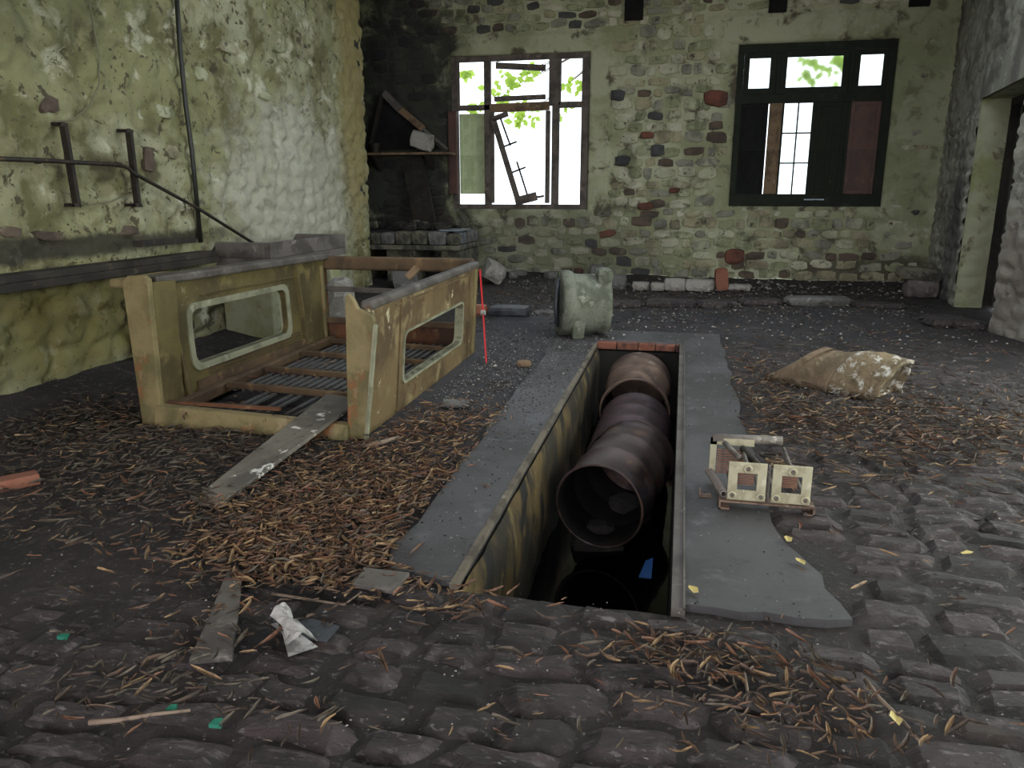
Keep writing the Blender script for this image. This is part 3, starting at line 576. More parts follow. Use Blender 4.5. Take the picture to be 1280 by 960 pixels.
# broken sash hanging askew: a thing of its own
q = YB-.03
hs = empty('broken_sash', bw(650, 255, q), 'broken grey sash hanging askew in the left window opening', 'window sash')
MB().bar(bw(617, 150, q), bw(648, 252, q), .04, .10, up=(1, 0, 0)).build('stile', 'frame_wood', hs, bevel=.005)
MB().bar(bw(616, 149, q), bw(635, 142, q), .04, .09).build('rail', 'frame_wood', hs, bevel=.005)
MB().bar(bw(644, 252, q), bw(671, 245, q), .05, .15).build('rail', 'frame_wood', hs, bevel=.008)
MB().bar(bw(668, 247, q), bw(680, 245, q), .03, .04).build('splinter', 'frame_wood', hs)
for a, b_ in (((626, 149), (638, 182)), ((628, 184), (646, 177)), ((639, 216), (657, 209)), ((646, 202), (659, 243))):
    MB().bar(bw(*a, q), bw(*b_, q), .028, .03, up=(0, 0, 1) if a[0]+10 < b_[0] and abs(a[1]-b_[1]) < 10 else (1, 0, 0)).build('glazing_bar', 'iron', hs)
# ================================================================== WINDOW 2
w2 = link('window_2', None, None, ((W2[0]+W2[1])/2, YB+.1, W2[2])); w2['kind'] = 'structure'; w2['label'] = 'dark green window right of the pair, mostly shuttered'
X = lambda px, py: bw(px, py).x; Z = lambda py: bw(1010, py).z
z0, z1 = W2[2], W2[3]
bx('frame_rail', W2[0], W2[1], z1-.13, z1, 'frame_dark', w2); bx('frame_rail', W2[0], W2[1], z0, z0+.2, 'frame_dark', w2)
bx('frame_post', W2[0], W2[0]+.10, z0+.2, z1-.13, 'frame_dark', w2); bx('frame_post', W2[1]-.12, W2[1], z0+.2, z1-.13, 'frame_dark', w2)
ztr = 2.93; bx('transom', W2[0]+.1, W2[1]-.12, ztr, ztr+.14, 'frame_dark', w2)
ptop = 3.63; pbot = 3.17
panes = [(X(937, 90), X(963, 90)), (X(984, 90), X(1054, 90)), (X(1076, 85), X(1105, 85))]
edges = [W2[0]+.1, (panes[0][1]+panes[1][0])/2, (panes[1][1]+panes[2][0])/2, W2[1]-.12]
for k, (a, b_) in enumerate(panes):
    e0, e1 = edges[k], edges[k+1]; yy = (YB+.05, YB+.10)
    s = MB(); s.ring([(e0+.004, yy[0], ztr+.145), (e1-.004, yy[0], ztr+.145), (e1-.004, yy[0], z1-.135), (e0+.004, yy[0], z1-.135)], [(a, yy[0], pbot), (b_, yy[0], pbot), (b_, yy[0], ptop), (a, yy[0], ptop)], (0, .05, 0))
    sh = s.build('transom_sash', 'frame_dark', w2); MB().box(a, b_, YB+.07, YB+.074, pbot, ptop).build('pane', 'glass', sh)
    if k: bx('mullion', e0-.03, e0+.03, ztr+.14, z1-.13, 'frame_dark', w2, YB+.01, YB+.048)
xs = [W2[0]+.1, X(959, 185), X(975, 185), X(1014, 185), X(1058, 185), W2[1]-.12]; zb = z0+.2
shutter(w2, xs[0]-.03, xs[1]-.022, zb, ztr, YB+.06, 'shutter_black', cols=1, label='black panelled shutter')
shutter(w2, xs[1]-.01, xs[2]-.01, zb, ztr, YB+.02, 'brown_wood', cols=1, rows=1, label='bare brown wooden shutter leaf')
# glazed casement standing open in the gap, six panes
ga, gb = X(977, 185), X(1012, 185)
for xx in (ga-.06, gb): bx('casement_stile', xx, xx+.06, zb, ztr, 'frame_dark', w2, YB+.03, YB+.08)
xm = (ga+gb)/2; cz = [zb+.02, zb+(ztr-zb)*.345, zb+(ztr-zb)*.675, ztr-.04]
bx('glazing_bar', xm-.012, xm+.012, zb, ztr, 'frame_dark', w2, YB+.045, YB+.075, 0)
for zz in cz[1:3]: bx('glazing_bar', ga, gb, zz-.012, zz+.012, 'frame_dark', w2, YB+.04, YB+.07, 0)
for i in range(3):
    for j in range(2):
        if (i, j) == (0, 1): continue
        MB().box((ga, xm+.012)[j], (xm-.012, gb)[j], YB+.056, YB+.059, cz[i]+.012, cz[i+1]-.012).build('pane', 'glass', w2)
shutter(w2, gb+.06, xs[4]-.03, zb, ztr, YB+.05, 'shutter_dark', cols=2, rows=2, label='bottle green panelled shutter')
shutter(w2, xs[4]+.02, xs[5]-.03, zb, ztr, YB+.04, 'shutter_red', cols=1, rows=2, label='red-brown panelled shutter')
bx('shutter_post', xs[4]-.03, xs[4]+.02, zb, ztr, 'frame_dark', w2, YB+.02, YB+.08)
bx('shutter_post', xs[5]-.03, xs[5], zb, ztr, 'frame_dark', w2, YB+.02, YB+.08)
MB().box(X(1005, 250), X(1030, 250), YB+.005, YB+.03, zb-.1, zb-.08).build('bolt', 'steelblue', w2)

# ================================================================== PIPES AND IRONWORK ON THE LEFT WALL
def lw(px, py, off=.05): return on(px, py, 0, XL+off)
mb = MB(); mb.tube([lw(219, -30, .06), lw(225, 60, .06), lw(232, 130, .07), lw(240, 190, .06), lw(251, 303, .06)], .022, 8)
tag(mb.build('conduit_pipe', 'conduit', smooth=True), 'black upright pipe running down the pale left wall', 'pipe')
rail = empty('wall_handrail', lw(80, 202, .2), 'thin rusty pipe rail bending downwards along the left wall', 'pipe rail')
pts = [lw(-60, 196, .16), lw(60, 201, .16), lw(150, 206, .16), lw(160, 210, .16), lw(168, 217, .16), lw(250, 262, .16), lw(352, 326, .16)]
MB().tube(pts, .017, 8).build('rail_pipe', 'iron', rail, smooth=True)
MB().tube([lw(44, 201, .16), lw(50, 201, .16)], .022, 8).build('coupling', 'iron', rail); MB().tube([lw(145, 205.5, .16), lw(151, 206.3, .16)], .022, 8).build('coupling', 'iron', rail)
MB().tube([lw(250, 262, .16), lw(251, 262, -.03)], .012, 6).build('wall_hook', 'iron', rail)
for (t, b_, lab) in (((79, 155), (96, 256), 'dark iron upright bracket on the left wall, nearer the picture edge'), ((161, 163), (172, 256), 'dark iron upright bracket on the left wall, nearer the black pipe')):
    o = empty('wall_bracket', lw(*b_, .1), lab, 'bracket', 'iron brackets on the left wall')
    MB().bar(lw(*t, .12), lw(*b_, .12), .035, .05, up=(1, 0, 0)).build('upright', 'iron', o)
    for e in (t, b_):
        MB().bar(lw(e[0], e[1], .15), lw(e[0], e[1], -.04), .03, .03).build('fixing', 'iron', o)
        MB().bar(lw(e[0]-14, e[1], .03), lw(e[0]+4, e[1]+1, .03), .03, .025).build('wall_strap', 'iron', o)
mb = MB(); mb.tube([lw(112, 5, .03), lw(124, 70, .04), lw(124, 105, .05), lw(112, 132, .05), lw(92, 150, .05), lw(68, 152, .05)], .006, 5)
tag(mb.build('loose_wire', 'wire', smooth=True), 'thin pale wire looping down to the nearer wall bracket', 'wire')
mb = MB(); mb.tube([lw(78, 238, .05), lw(110, 256, .06), lw(140, 252, .06), lw(164, 240, .06)], .005, 5)
tag(mb.build('loose_wire', 'wire', smooth=True), 'thin slack wire between the feet of the two wall brackets', 'wire')
# ledge
ledge = empty('wall_ledge', (-4.55, 5.2, 0), 'long dark ledge on posts against the left wall', 'shelf')
MB().box(XL+.02, -4.50, 2.5, 6.9, .90, .955).build('ledge_board', 'shelf', ledge, bevel=.008)
MB().box(-4.54, -4.48, 2.5, 6.9, .84, .90).build('ledge_lip', 'shelf', ledge, bevel=.006)
for yy in (3.4, 5.78): MB().bar((-4.58, yy, .02), (-4.58, yy, .90), .10, .12, up=(0, 1, 0)).build('post', 'shelf', ledge, bevel=.008)
tr_ = empty('wall_trough', (-4.35, 7.8, 0), 'grey stone trough on piers at the foot of the left wall', 'trough')
MB().box(XL+.02, -4.05, 7.15, 8.95, .78, .86).build('trough_floor', 'trough', tr_)
MB().box(-4.12, -4.05, 7.15, 8.95, .86, 1.02).build('trough_side', 'trough', tr_, bevel=.01); MB().box(XL+.02, -4.12, 7.15, 7.23, .86, 1.02).build('trough_end', 'trough', tr_, bevel=.01); MB().box(XL+.02, -4.12, 8.87, 8.95, .86, 1.02).build('trough_end', 'trough', tr_, bevel=.01)
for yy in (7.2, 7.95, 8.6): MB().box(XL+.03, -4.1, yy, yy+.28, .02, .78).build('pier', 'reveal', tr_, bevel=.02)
tag(rough_block((-3.85, 8.3, 0), (.3, .34, .5), .3, 77).build('rough_block', 'white_stone'), 'pale block on the floor seen through the cab\'s left window', 'stone')
mb = MB(); mb.bar(lw(172, 305, .3), lw(240, 300, .1), .08, .05); 
tag(mb.build('short_board', 'dark_wood'), 'short dark board lying on the wall ledge below the black pipe', 'board')

# ================================================================== HEARTH
FX0, FX1, FY0, FY1 = -5.6, -3.46, 11.95, 13.2
hearth = empty('forge_hearth', ((FX0+FX1)/2, 12.5, 0), 'smoke-blackened raised stone hearth in the far left corner', 'hearth')
for a, b_ in ((FX0, FX0+.5), (-4.75, -4.25), (FX1-.35, FX1-.02)): MB().box(a, b_, FY0+.1, FY1, 0, .62).build('pier', 'soot_stone', hearth, bevel=.02)
MB().box(FX0, FX1, FY0-.06, FY1, .62, .70).build('hearth_slab', 'soot_stone', hearth, bevel=.015)
MB().box(FX0+.2, FX1-.15, FY0+.16, FY1, .70, .90).build('hearth_fill', 'char', hearth)
r = random.Random(3); x = FX0
while x < FX1-.05:
    w = min(r.uniform(.2, .38), FX1-x); rough_block((x+w/2, FY0+.06, .70), (w*.95, .24, .2+r.uniform(-.02, .02)), 0, int(x*100), amp=.05).build('stone', r.choice(['soot_stone', 'soot_stone', 'grey_stone']), hearth); x += w
yy = FY0+.2
while yy < FY1-.1:
    w = r.uniform(.2, .3); rough_block((FX1-.1, yy+w/2, .70), (.2, w*.95, .2), 0, int(yy*100), amp=.05).build('stone', 'steelblue' if yy < 12.3 else 'grey_stone', hearth); yy += w
for k in range(34):
    rough_block((r.uniform(FX0+.3, FX1-.15), r.uniform(FY0+.1, FY1-.2), .89+r.uniform(0, .05)), (r.uniform(.1, .28), r.uniform(.08, .2), r.uniform(.05, .13)), r.uniform(0, 3), k+500, (r.uniform(-.2, .2), r.uniform(-.2, .2))).build('rubble_piece', r.choice(['char', 'char', 'soot_stone', 'dark_wood']), hearth)
mb = MB(); mb.box(FX1-.32, FX1+.04, FY0-.05, FY0+.55, .925, .945)
tag(mb.build('tin_sheet', 'steelblue'), 'bluish tin sheet on the right end of the corner hearth', 'metal sheet')
# mantel shelf, with what stands on it
YS = 13.35
ms = empty('mantel_shelf', ((bw(457, 190, YS)+bw(562, 190, YS))/2), 'narrow sooty shelf high above the corner hearth', 'shelf')
sa = bw(457, 191, YS); sb = bw(562, 189, YS)
MB().box(max(sa.x, -5.88), sb.x, YS, YB-.03, sa.z-.04, sa.z).build('shelf_board', 'brown_wood', ms, bevel=.005)
for xx in (-5.5, -4.5): mb = MB(); mb.prism([(xx, YS+.02, sa.z-.041), (xx, YB-.03, sa.z-.041), (xx, YB-.03, sa.z-.3)], (.06, 0, 0)); mb.build('bracket', 'dark_wood', ms)
p = bw(528, 190, YS+.12); tag(rough_block((p.x, p.y, sa.z+.001), (.40, .22, .30), .1, 31, (0, .25), amp=.1).build('rough_stone', 'white_stone'), 'pale rock resting on the sooty mantel shelf', 'stone')
a = bw(500, 137, YB-.06); c = bw(559, 188, YS+.1); c.z = sa.z+.05
tim = empty('leaning_timber', c, 'split timber leaning from the mantel shelf against the sooty wall', 'timber')
MB().bar(a, a.lerp(c, .5), .06, .12, up=(1, 0, 0)).build('thick_end', 'brown_wood', tim, bevel=.008); MB().bar(a.lerp(c, .35), c, .05, .05, up=(1, 0, 0)).build('pale_edge', 'wood', tim, bevel=.004)
a = bw(484, 117, YB-.09); c = bw(497, 132, YB-.08)
MB().bar(a, c, .06, .12, up=(1, 0, 0)); hd = empty('hood_frame', bw(480, 190, YB-.1), 'blackened triangular hood frame above the mantel shelf', 'hood')
MB().bar(bw(480, 116, YB-.1), bw(500, 137, YB-.1), .10, .12, up=(1, 0, 0)).build('hood_strut', 'wood', hd, bevel=.006)
MB().bar(bw(478, 118, YB-.1), bw(462, 189, YB-.14), .10, .05, up=(1, 0, 0)).build('hood_strut', 'dark_wood', hd, bevel=.006)
mb = MB(); mb.prism([bw(480, 120, YB-.05), bw(552, 187, YB-.05), bw(464, 187, YB-.05)], (0, .03, 0)); mb.build('hood_plate', 'shutter_black', hd)
p = bw(469, 189, YS+.15); mb = MB(); mb.tube([(p.x, p.y, sa.z), (p.x, p.y, sa.z+.16)], [.09, .11], 14, cap=False); mb.tube([(p.x, p.y, sa.z+.002), (p.x, p.y, sa.z+.012)], .085, 14)
tn = empty('old_tin', (p.x, p.y, sa.z), 'small dark tin standing at the left end of the mantel shelf', 'tin'); mb.build('can_body', 'iron', tn, smooth=True)
MB().tube([(p.x, p.y, sa.z+.155), (p.x, p.y, sa.z+.165)], .113, 14).build('rim', 'iron', tn)
mb = MB(); t0 = bw(512, 196, YB-.1); t1 = bw(526, 262, YB-.45); mb.bar((t0.x+.05, YB-.12, t0.z), (t1.x+.15, YB-.62, .93), .42, .03, up=(0, 1, .3))
tag(mb.build('iron_plate', 'dark_wood'), 'dark brown plate leaning on the wall behind the hearth', 'plate')
tag(rough_block((-4.15, 11.3, 0), (.34, .3, .42), .2, 91).build('rough_block', 'grey_stone'), 'dark grey block on the floor before the corner hearth', 'stone')

# ================================================================== VEHICLE CAB SHELL
cab = empty('vehicle_cab_shell', (-2.65, 5.7, 0), 'rusting olive-brown vehicle cab shell lying on the leaf-strewn floor', 'vehicle body')
def rrect(cx, cy, w, h, rad, n=6):
    out = []
    for (sx, sy, a0) in ((1, 1, 0), (-1, 1, 90), (-1, -1, 180), (1, -1, 270)):
        for k in range(n): a = math.radians(a0+90*k/(n-1)); out.append((cx+sx*(w/2-rad)+rad*math.cos(a), cy+sy*(h/2-rad)+rad*math.sin(a)))
    return out
def rect_like(cx, cy, x0, x1, y0, y1, pts):
    out = []
    for (x, y_) in pts:
        dx, dy = x-cx, y_-cy; t = min(((x1-cx)/dx if dx > 0 else (x0-cx)/dx) if abs(dx) > 1e-6 else 9e9, ((y1-cy)/dy if dy > 0 else (y0-cy)/dy) if abs(dy) > 1e-6 else 9e9); out.append((cx+dx*t, cy+dy*t))
    for X_, Y_ in ((x0, y0), (x1, y0), (x1, y1), (x0, y1)):
        k = min(range(len(out)), key=lambda i: (out[i][0]-X_)**2+(out[i][1]-Y_)**2); out[k] = (X_, Y_)
    return out
def side(x_of, y0, y1, zt_of, win, rad, th, name, m_, inner_sign, seal_w):
    """panel in the Y/Z plane; x_of(y,z) lets it lean; win=(y0,y1,z0,z1)"""
    cy = (win[0]+win[1])/2; cz_ = (win[2]+win[3])/2
    def P(y_, t): z_ = t; return Vector((x_of(y_, z_), y_, z_*zt_of(y_)))
    inn = rrect(cy, cz_, win[1]-win[0], win[3]-win[2], rad); outr = rect_like(cy, cz_, y0, y1, .0, 1.0, inn)
    s = MB(); s.ring([P(*q) for q in outr], [P(*q) for q in inn], (th*inner_sign, 0, 0)); o = s.build(name, m_, cab)
    big = rrect(cy, cz_, win[1]-win[0]+.0, win[3]-win[2]+.0, rad); big = [(cy+(a-cy)*(1+seal_w/(win[1]-win[0])*2), cz_+(b_-cz_)*(1+seal_w/(win[3]-win[2])*2)) for a, b_ in big]
    s = MB(); s.ring([P(*q)+Vector((.014, 0, 0)) for q in big], [P(*q)+Vector((.014, 0, 0)) for q in inn], (-.078, 0, 0)); s.build('window_seal', 'seal', o, smooth=False)
    return o, P
# left side, seen from inside
lx = lambda y_, z_: -3.36-.05*(y_-4.3)/2.8+-.03*z_
LP, Pl = side(lx, 4.45, 7.05, lambda y_: .93-.045*(y_-4.3)/2.8, (4.80, 6.22, .33, .76), .085, -.05, 'side_panel', 'van_in', 1, .05)
for ya, yb_, lean in ((4.52, 4.55, .12), (6.42, 6.46, .05)):
    MB().bar(Pl(ya, .93)+Vector((.02, 0, 0)), Pl(yb_+lean, .05)+Vector((.02, 0, 0)), .05, .03, up=(0, 1, 0)).build('pressed_rib', 'van_in', LP, bevel=.005)
for t in (.235, .265, .295, .86): MB().bar(Pl(4.95, t)+Vector((.006, 0, 0)), Pl(6.42, t)+Vector((.006, 0, 0)), .012, .008).build('pressed_ridge', 'van_low' if t < .5 else 'van_in', LP)
MB().bar(Pl(4.78, .12)+Vector((.01, 0, 0)), Pl(6.5, .12)+Vector((.01, 0, 0)), .015, .16).build('lower_lining', 'van_low', LP)
MB().bar(Pl(4.42, 1.0)+Vector((-.02, 0, .02)), Pl(7.1, 1.0)+Vector((-.02, 0, .02)), .15, .06).build('top_rail', 'rail', cab, bevel=.015)
# front left post and its folded flange
a = [on(px, py, 1, 4.3) for px, py in ((152, 352), (158, 345), (178, 345), (184, 350), (204, 545), (180, 548))]; a[-1].z = a[-2].z = 0.0
s = MB(); s.prism([q for q in a][::-1], (0, .05, 0)); s.build('front_post', 'van_post', cab, bevel=.006)
s = MB(); s.hexa([a[4]+Vector((-.02, .05, 0)), a[4]+Vector((0, .05, 0)), a[4]+Vector((-.02, .28, 0)), a[4]+Vector((-.05, .28, 0)), a[3]+Vector((-.02, .05, -.02)), a[3]+Vector((0, .05, -.02)), a[3]+Vector((.0, .28, -.03)), a[3]+Vector((-.03, .28, -.03))]); s.build('post_return', 'van_in', cab)
s = MB(); s.box(-3.66, -3.42, 4.36, 4.9, .90, .96); s.build('roof_flap', 'van_post', cab, bevel=.02)
# right side, seen from outside
rx = lambda y_, z_: -1.90+.075*z_*(1-.4*(y_-4.3)/2.8)-.02*(y_-4.3)/2.8
RP, Pr = side(rx, 4.36, 7.1, lambda y_: .84+.01*(y_-4.3)/2.8, (5.0, 6.56, .24, .66), .07, -.05, 'side_panel', 'van', 1, .018)
MB().bar(Pr(4.36, 1.0)+Vector((-.03, 0, .0)), Pr(7.1, 1.0)+Vector((-.03, 0, .0)), .09, .06).build('top_rail', 'rail', cab, bevel=.02)
for (y_, w_) in ((4.9, .012), (6.78, .012), (6.98, .06)):
    MB().bar(Pr(y_, .02)+Vector((.006, 0, 0)), Pr(y_, .96)+Vector((.006, 0, 0)), .012, w_, up=(0, 1, 0)).build('pressed_seam', 'van' if w_ < .02 else 'van_post', RP)
MB().bar(Pr(4.8, .93)+Vector((.004, 0, 0)), Pr(6.75, .93)+Vector((.004, 0, 0)), .012, .010).build('pressed_seam', 'van', RP)
a = [on(px, py, 1, 4.3) for px, py in ((431, 372), (434, 367), (440, 374), (446, 386), (464, 394), (467, 402), (456, 551), (435, 553))]; a[-1].z = a[-2].z = 0.0
s = MB(); s.prism(a[::-1], (0, .05, 0)); s.build('front_post', 'van_post', cab, bevel=.006)
MB().bar(a[5]+Vector((.012, 0, -.02)), a[6]+Vector((.012, 0, 0)), .02, .03, up=(0, 1, 0)).build('edge_bead', 'seal', cab)
# front sill, back frame
s = MB(); s.hexa([(-3.36, 4.26, 0), (-1.98, 4.24, 0), (-1.98, 4.34, 0), (-3.36, 4.36, 0), (-3.36, 4.28, .14), (-1.98, 4.26, .10), (-1.98, 4.34, .10), (-3.36, 4.36, .14)]); s.build('front_sill', 'van_post', cab, bevel=.01)
MB().box(-3.34, -2.5, 4.37, 4.40, .13, .15).build('sill_lip', 'van_orange', cab)
MB().bar((-3.49, 7.1, .84), (-1.92, 7.12, .84), .08, .13).build('rear_beam', 'van_low', cab, bevel=.02)
MB().bar((-3.46, 7.1, .585), (-2.05, 7.1, .565), .04, .05).build('rear_rail', 'rail', cab, bevel=.006)
MB().bar((-3.5, 7.08, .02), (-3.5, 7.08, .80), .10, .14, up=(0, 1, 0)).build('rear_post', 'van_orange', cab, bevel=.01)
MB().bar((-3.40, 6.95, .04), (-3.42, 6.95, .82), .02, .03, up=(0, 1, 0)).build('edge_bead', 'van_post', cab)
MB().box(-3.44, -1.97, 7.05, 7.1, .02, .26).build('rear_panel', 'van_orange', cab, bevel=.01)
MB().bar((-3.44, 7.02, .28), (-1.97, 7.02, .27), .05, .06).build('rear_sill', 'van_low', cab, bevel=.01)
MB().bar((-3.30, 4.40, .09), (-3.36, 7.02, .09), .07, .08).build('floor_beam', 'van_low', cab, bevel=.01)
MB().bar((-2.02, 4.40, .06), (-1.99, 7.02, .06), .06, .08).build('floor_beam', 'van_low', cab, bevel=.01)
ys = [4.95, 5.5, 6.15, 6.75]
for yy in ys: MB().bar((-3.27, yy+.06, .115), (-2.04, yy-.04, .10), .05, .045).build('cross_bar', 'van_low', cab, bevel=.006)
lim = [4.42]+ys+[7.0]
for i in range(5):
    for k in range(17):
        x = -3.2+1.12*k/16
        if i == 0 and k in (0, 1, 2, 3, 6, 9): continue
        if i == 4 and k % 3 == 0: continue
        MB().bar((x, lim[i]+.03, .083), (x+.004, lim[i+1]-.03+.02, .083), .03, .014).build('floor_slat', 'slat', cab)
tag(MB().bar((-2.05, 5.62, .87), (-1.98, 5.66, .95), .05, .05, up=(0, 1, 0)).build('wood_chip', 'brown_wood'), 'small pale chip of wood on the cab shell\'s near top edge', 'wood chip')
pr = empty('red_strip', (-1.70, 6.62, 0), 'thin red plastic strip upright beside the cab shell\'s far corner', 'plastic strip')
a = on(608, 455, 1, 6.62); b_ = on(604, 392, 1, 6.75); c = on(600, 337, 1, 6.95)
MB().bar((a.x, a.y, 0.0), b_, .012, .014, up=(0, 1, 0)).build('lower_strip', 'red_plastic', pr); MB().bar(b_, c, .012, .014, up=(0, 1, 0)).build('upper_strip', 'red_plastic', pr)
MB().box(b_.x-.02, b_.x+.02, b_.y-.015, b_.y+.015, b_.z-.01, b_.z+.03).build('white_clip', 'paper', pr)

# ================================================================== BOARDS AND SCRAPS
a = fl(240, 627, .012); b_ = fl(273, 634, .012); c = Vector((-1.98, 4.52, .165)); d = Vector((-2.2, 4.56, .165))
mb = MB(); up = Vector((0, 0, .022)); d2 = Vector((-2.17, 4.22, .145)); mb.hexa([a-up*.5, b_-up*.5, Vector((-2.04, 4.62, .15)), Vector((-2.30, 4.66, .165)), a+up*.6, b_+up*.6, Vector((-2.04, 4.62, .174)), Vector((-2.30, 4.66, .188))])
tag(mb.build('plank', 'wood_splash', bevel=.004), 'long grey splashed plank leaning on the cab shell\'s front sill', 'plank')
def board(pp, th, m_, z=.03):
    mb = MB(); mb.prism([fl(px, py, z+th) for px, py in pp], (0, 0, -th)); return mb
o = board([(236, 824), (262, 822), (290, 819), (297, 770), (303, 712), (284, 712), (262, 768)], .022, 'wood', .012); tag(o.build('plank', 'wood', bevel=.003), 'short brown-grey plank lying flat in the left foreground', 'plank')
o = board([(441, 729), (495, 738), (512, 715), (455, 709)], .02, 'wood', .03); tag(o.build('board_offcut', 'wood', bevel=.003), 'small brown board offcut at the near left corner of the pit apron', 'board')
o = board([(341, 775), (385, 797), (408, 800), (424, 782), (385, 772)], .008, 'slate', .022); tag(o.build('flat_sheet', 'slate'), 'dark bluish flat sheet beside the crumpled white wrapper', 'sheet')
# crumpled wrapper
A, B = np.meshgrid(np.linspace(0, 1, 14), np.linspace(0, 1, 9)); p0 = fl(352, 785, 0); p1 = fl(380, 824, 0); ax = (p1-p0); sd = Vector((-ax.y, ax.x, 0)).normalized()
wd = .022+.022*np.abs(A-.35)*2; Zc = .045+.035*fbm(A*5, B*4, 3, 77)+.03*np.sin(B*math.pi)
P = [(p0.x+ax.x*a_+sd.x*(b2-.5)*2*w_, p0.y+ax.y*a_+sd.y*(b2-.5)*2*w_, z_) for a_, b2, w_, z_ in zip(A.ravel(), B.ravel(), wd.ravel(), Zc.ravel())]
mb = MB(); mb.add(P, [(j*14+i, j*14+i+1, (j+1)*14+i+1, (j+1)*14+i) for j in range(8) for i in range(13)]); mb.add([(x, y_, .028) for x, y_, z_ in P], [(j*14+i, (j+1)*14+i, (j+1)*14+i+1, j*14+i+1) for j in range(8) for i in range(13)])
tag(mb.build('crumpled_wrapper', 'paper'), 'crumpled dirty white wrapper on the cobbles in the left foreground', 'wrapper')
a = fl(-30, 612, .03); b_ = fl(48, 596, .03); tag(MB().bar(a, b_, .10, .06).build('brick_fragment', 'brick', bevel=.008), 'orange brick fragment at the left picture edge', 'brick')
for (px, py, w, m_, lab, nm) in ((271, 909, .036, 'teal', 'teal plastic scrap on the cobbles in the front left', 'plastic_scrap'), (215, 891, .03, 'teal', 'tiny teal scrap beside the foreground stick', 'plastic_scrap'), (80, 799, .035, 'teal', 'small teal scrap on dark dirt at far left', 'plastic_scrap')):
    p = fl(px, py, .02); mb = MB(); mb.prism([(p.x-w/2, p.y-w*.3, .035), (p.x+w/2, p.y-w*.2, .035), (p.x+w*.4, p.y+w*.35, .045), (p.x-w*.3, p.y+w*.3, .04)], (0, 0, -.012)); tag(mb.build(nm, m_), lab, 'scrap')
p = on(808, 710, 2, -.735); mb = MB(); mb.prism([(p.x-.04, p.y-.12, -.735), (p.x+.035, p.y-.12, -.735), (p.x+.035, p.y+.14, -.73), (p.x-.01, p.y+.1, -.735)], (0, 0, -.012)); tag(mb.build('blue_patch', 'blue'), 'blue patch on the black water of the pit', 'scrap')  # thin blue patch at the water surface
def stick(pp, r0, lab, br=()):
    mb = MB(); mb.tube([fl(px, py, z) for px, py, z in pp], [r0*(1-.5*i/(len(pp)-1)) for i in range(len(pp))], 6)
    for q in br: mb.tube([fl(px, py, z) for px, py, z in q], [r0*.5, r0*.3], 5)
    tag(mb.build('dry_stick', 'stick', smooth=True), lab, 'stick', 'sticks on the floor')
stick([(1082, 850, .03), (1098, 872, .035), (1120, 893, .03), (1132, 905, .03), (1148, 925, .03)], .008, 'long bare stick on the cobbles in the right foreground', [[(1120, 893, .03), (1128, 888, .05)]])
stick([(112, 903, .03), (150, 900, .04), (190, 893, .04), (238, 888, .04)], .009, 'pale bare stick on dirt in the left foreground')
stick([(1000, 838, .03), (1050, 848, .03), (1070, 853, .03)], .006, 'thin straight stick left of the long foreground stick')
stick([(340, 742, .04), (390, 750, .035), (430, 756, .035), (452, 740, .035)], .006, 'thin curved twig on the leaves beside the board offcut')
stick([(930, 840, .03), (935, 868, .035), (932, 880, .03)], .007, 'short dark stick among the right foreground litter')
stick([(500, 526, .03), (530, 527, .03), (550, 529, .03)], .012, 'brown stick beside the cab shell\'s near right corner')
stick([(458, 558, .03), (480, 552, .05), (498, 546, .04)], .02, 'thick bark stick at the foot of the cab shell\'s near post')

# ================================================================== DRUMS IN THE PIT
def drum(name, c0, c1, rad, m_, lab, dent=0, seed=0, openend=True):
    c0 = Vector(c0); c1 = Vector(c1); d = (c1-c0); L = d.length; d.normalize(); s = d.cross(Vector((0, 0, 1))).normalized(); u = s.cross(d)
    root = empty(name, (c0+c1)/2-Vector((0, 0, rad)), lab, 'oil drum', 'oil drums in the pit'); n = 40; prof = []
    for t, dr in ((0, .0), (.004, .010), (.016, .010), (.02, .0), (.15, 0), (.33, 0), (.345, .012), (.36, 0), (.5, 0), (.64, 0), (.655, .012), (.67, 0), (.85, 0), (.98, 0), (.984, .010), (1, .010)): prof.append((t, rad+dr))
    vs = []; fs = []
    for i, (t, r_) in enumerate(prof):
        for k in range(n):
            a = 2*math.pi*k/n; q = 1-dent*(.5+.5*math.cos(a-1.2))*math.sin(math.pi*min(1, t+.15))*float(vnoise(np.array([a*1.2+seed]), np.array([t*3.]), seed)[0])
            vs.append(c0+d*(L*t)+(s*math.cos(a)+u*math.sin(a))*r_*q)
    N_ = len(prof)
    for i in range(N_-1):
        for k in range(n): fs.append((i*n+k, (i+1)*n+k, (i+1)*n+(k+1) % n, i*n+(k+1) % n))
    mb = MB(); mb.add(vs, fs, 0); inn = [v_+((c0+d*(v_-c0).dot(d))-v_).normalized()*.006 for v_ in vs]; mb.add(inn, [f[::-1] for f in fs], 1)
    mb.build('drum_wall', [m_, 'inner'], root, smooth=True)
    mb = MB(); mb.tube([c0+d*(L*.985), c0+d*(L*.992)], rad-.004, n); mb.build('drum_end', m_, root)
    ring = [c0+(s*math.cos(2*math.pi*k/n)+u*math.sin(2*math.pi*k/n))*(rad+.004) for k in range(n)]; mb = MB(); mb.tube(ring+[ring[0]], .009, 6, cap=False); mb.build('rim', m_, root, smooth=True)
    return root

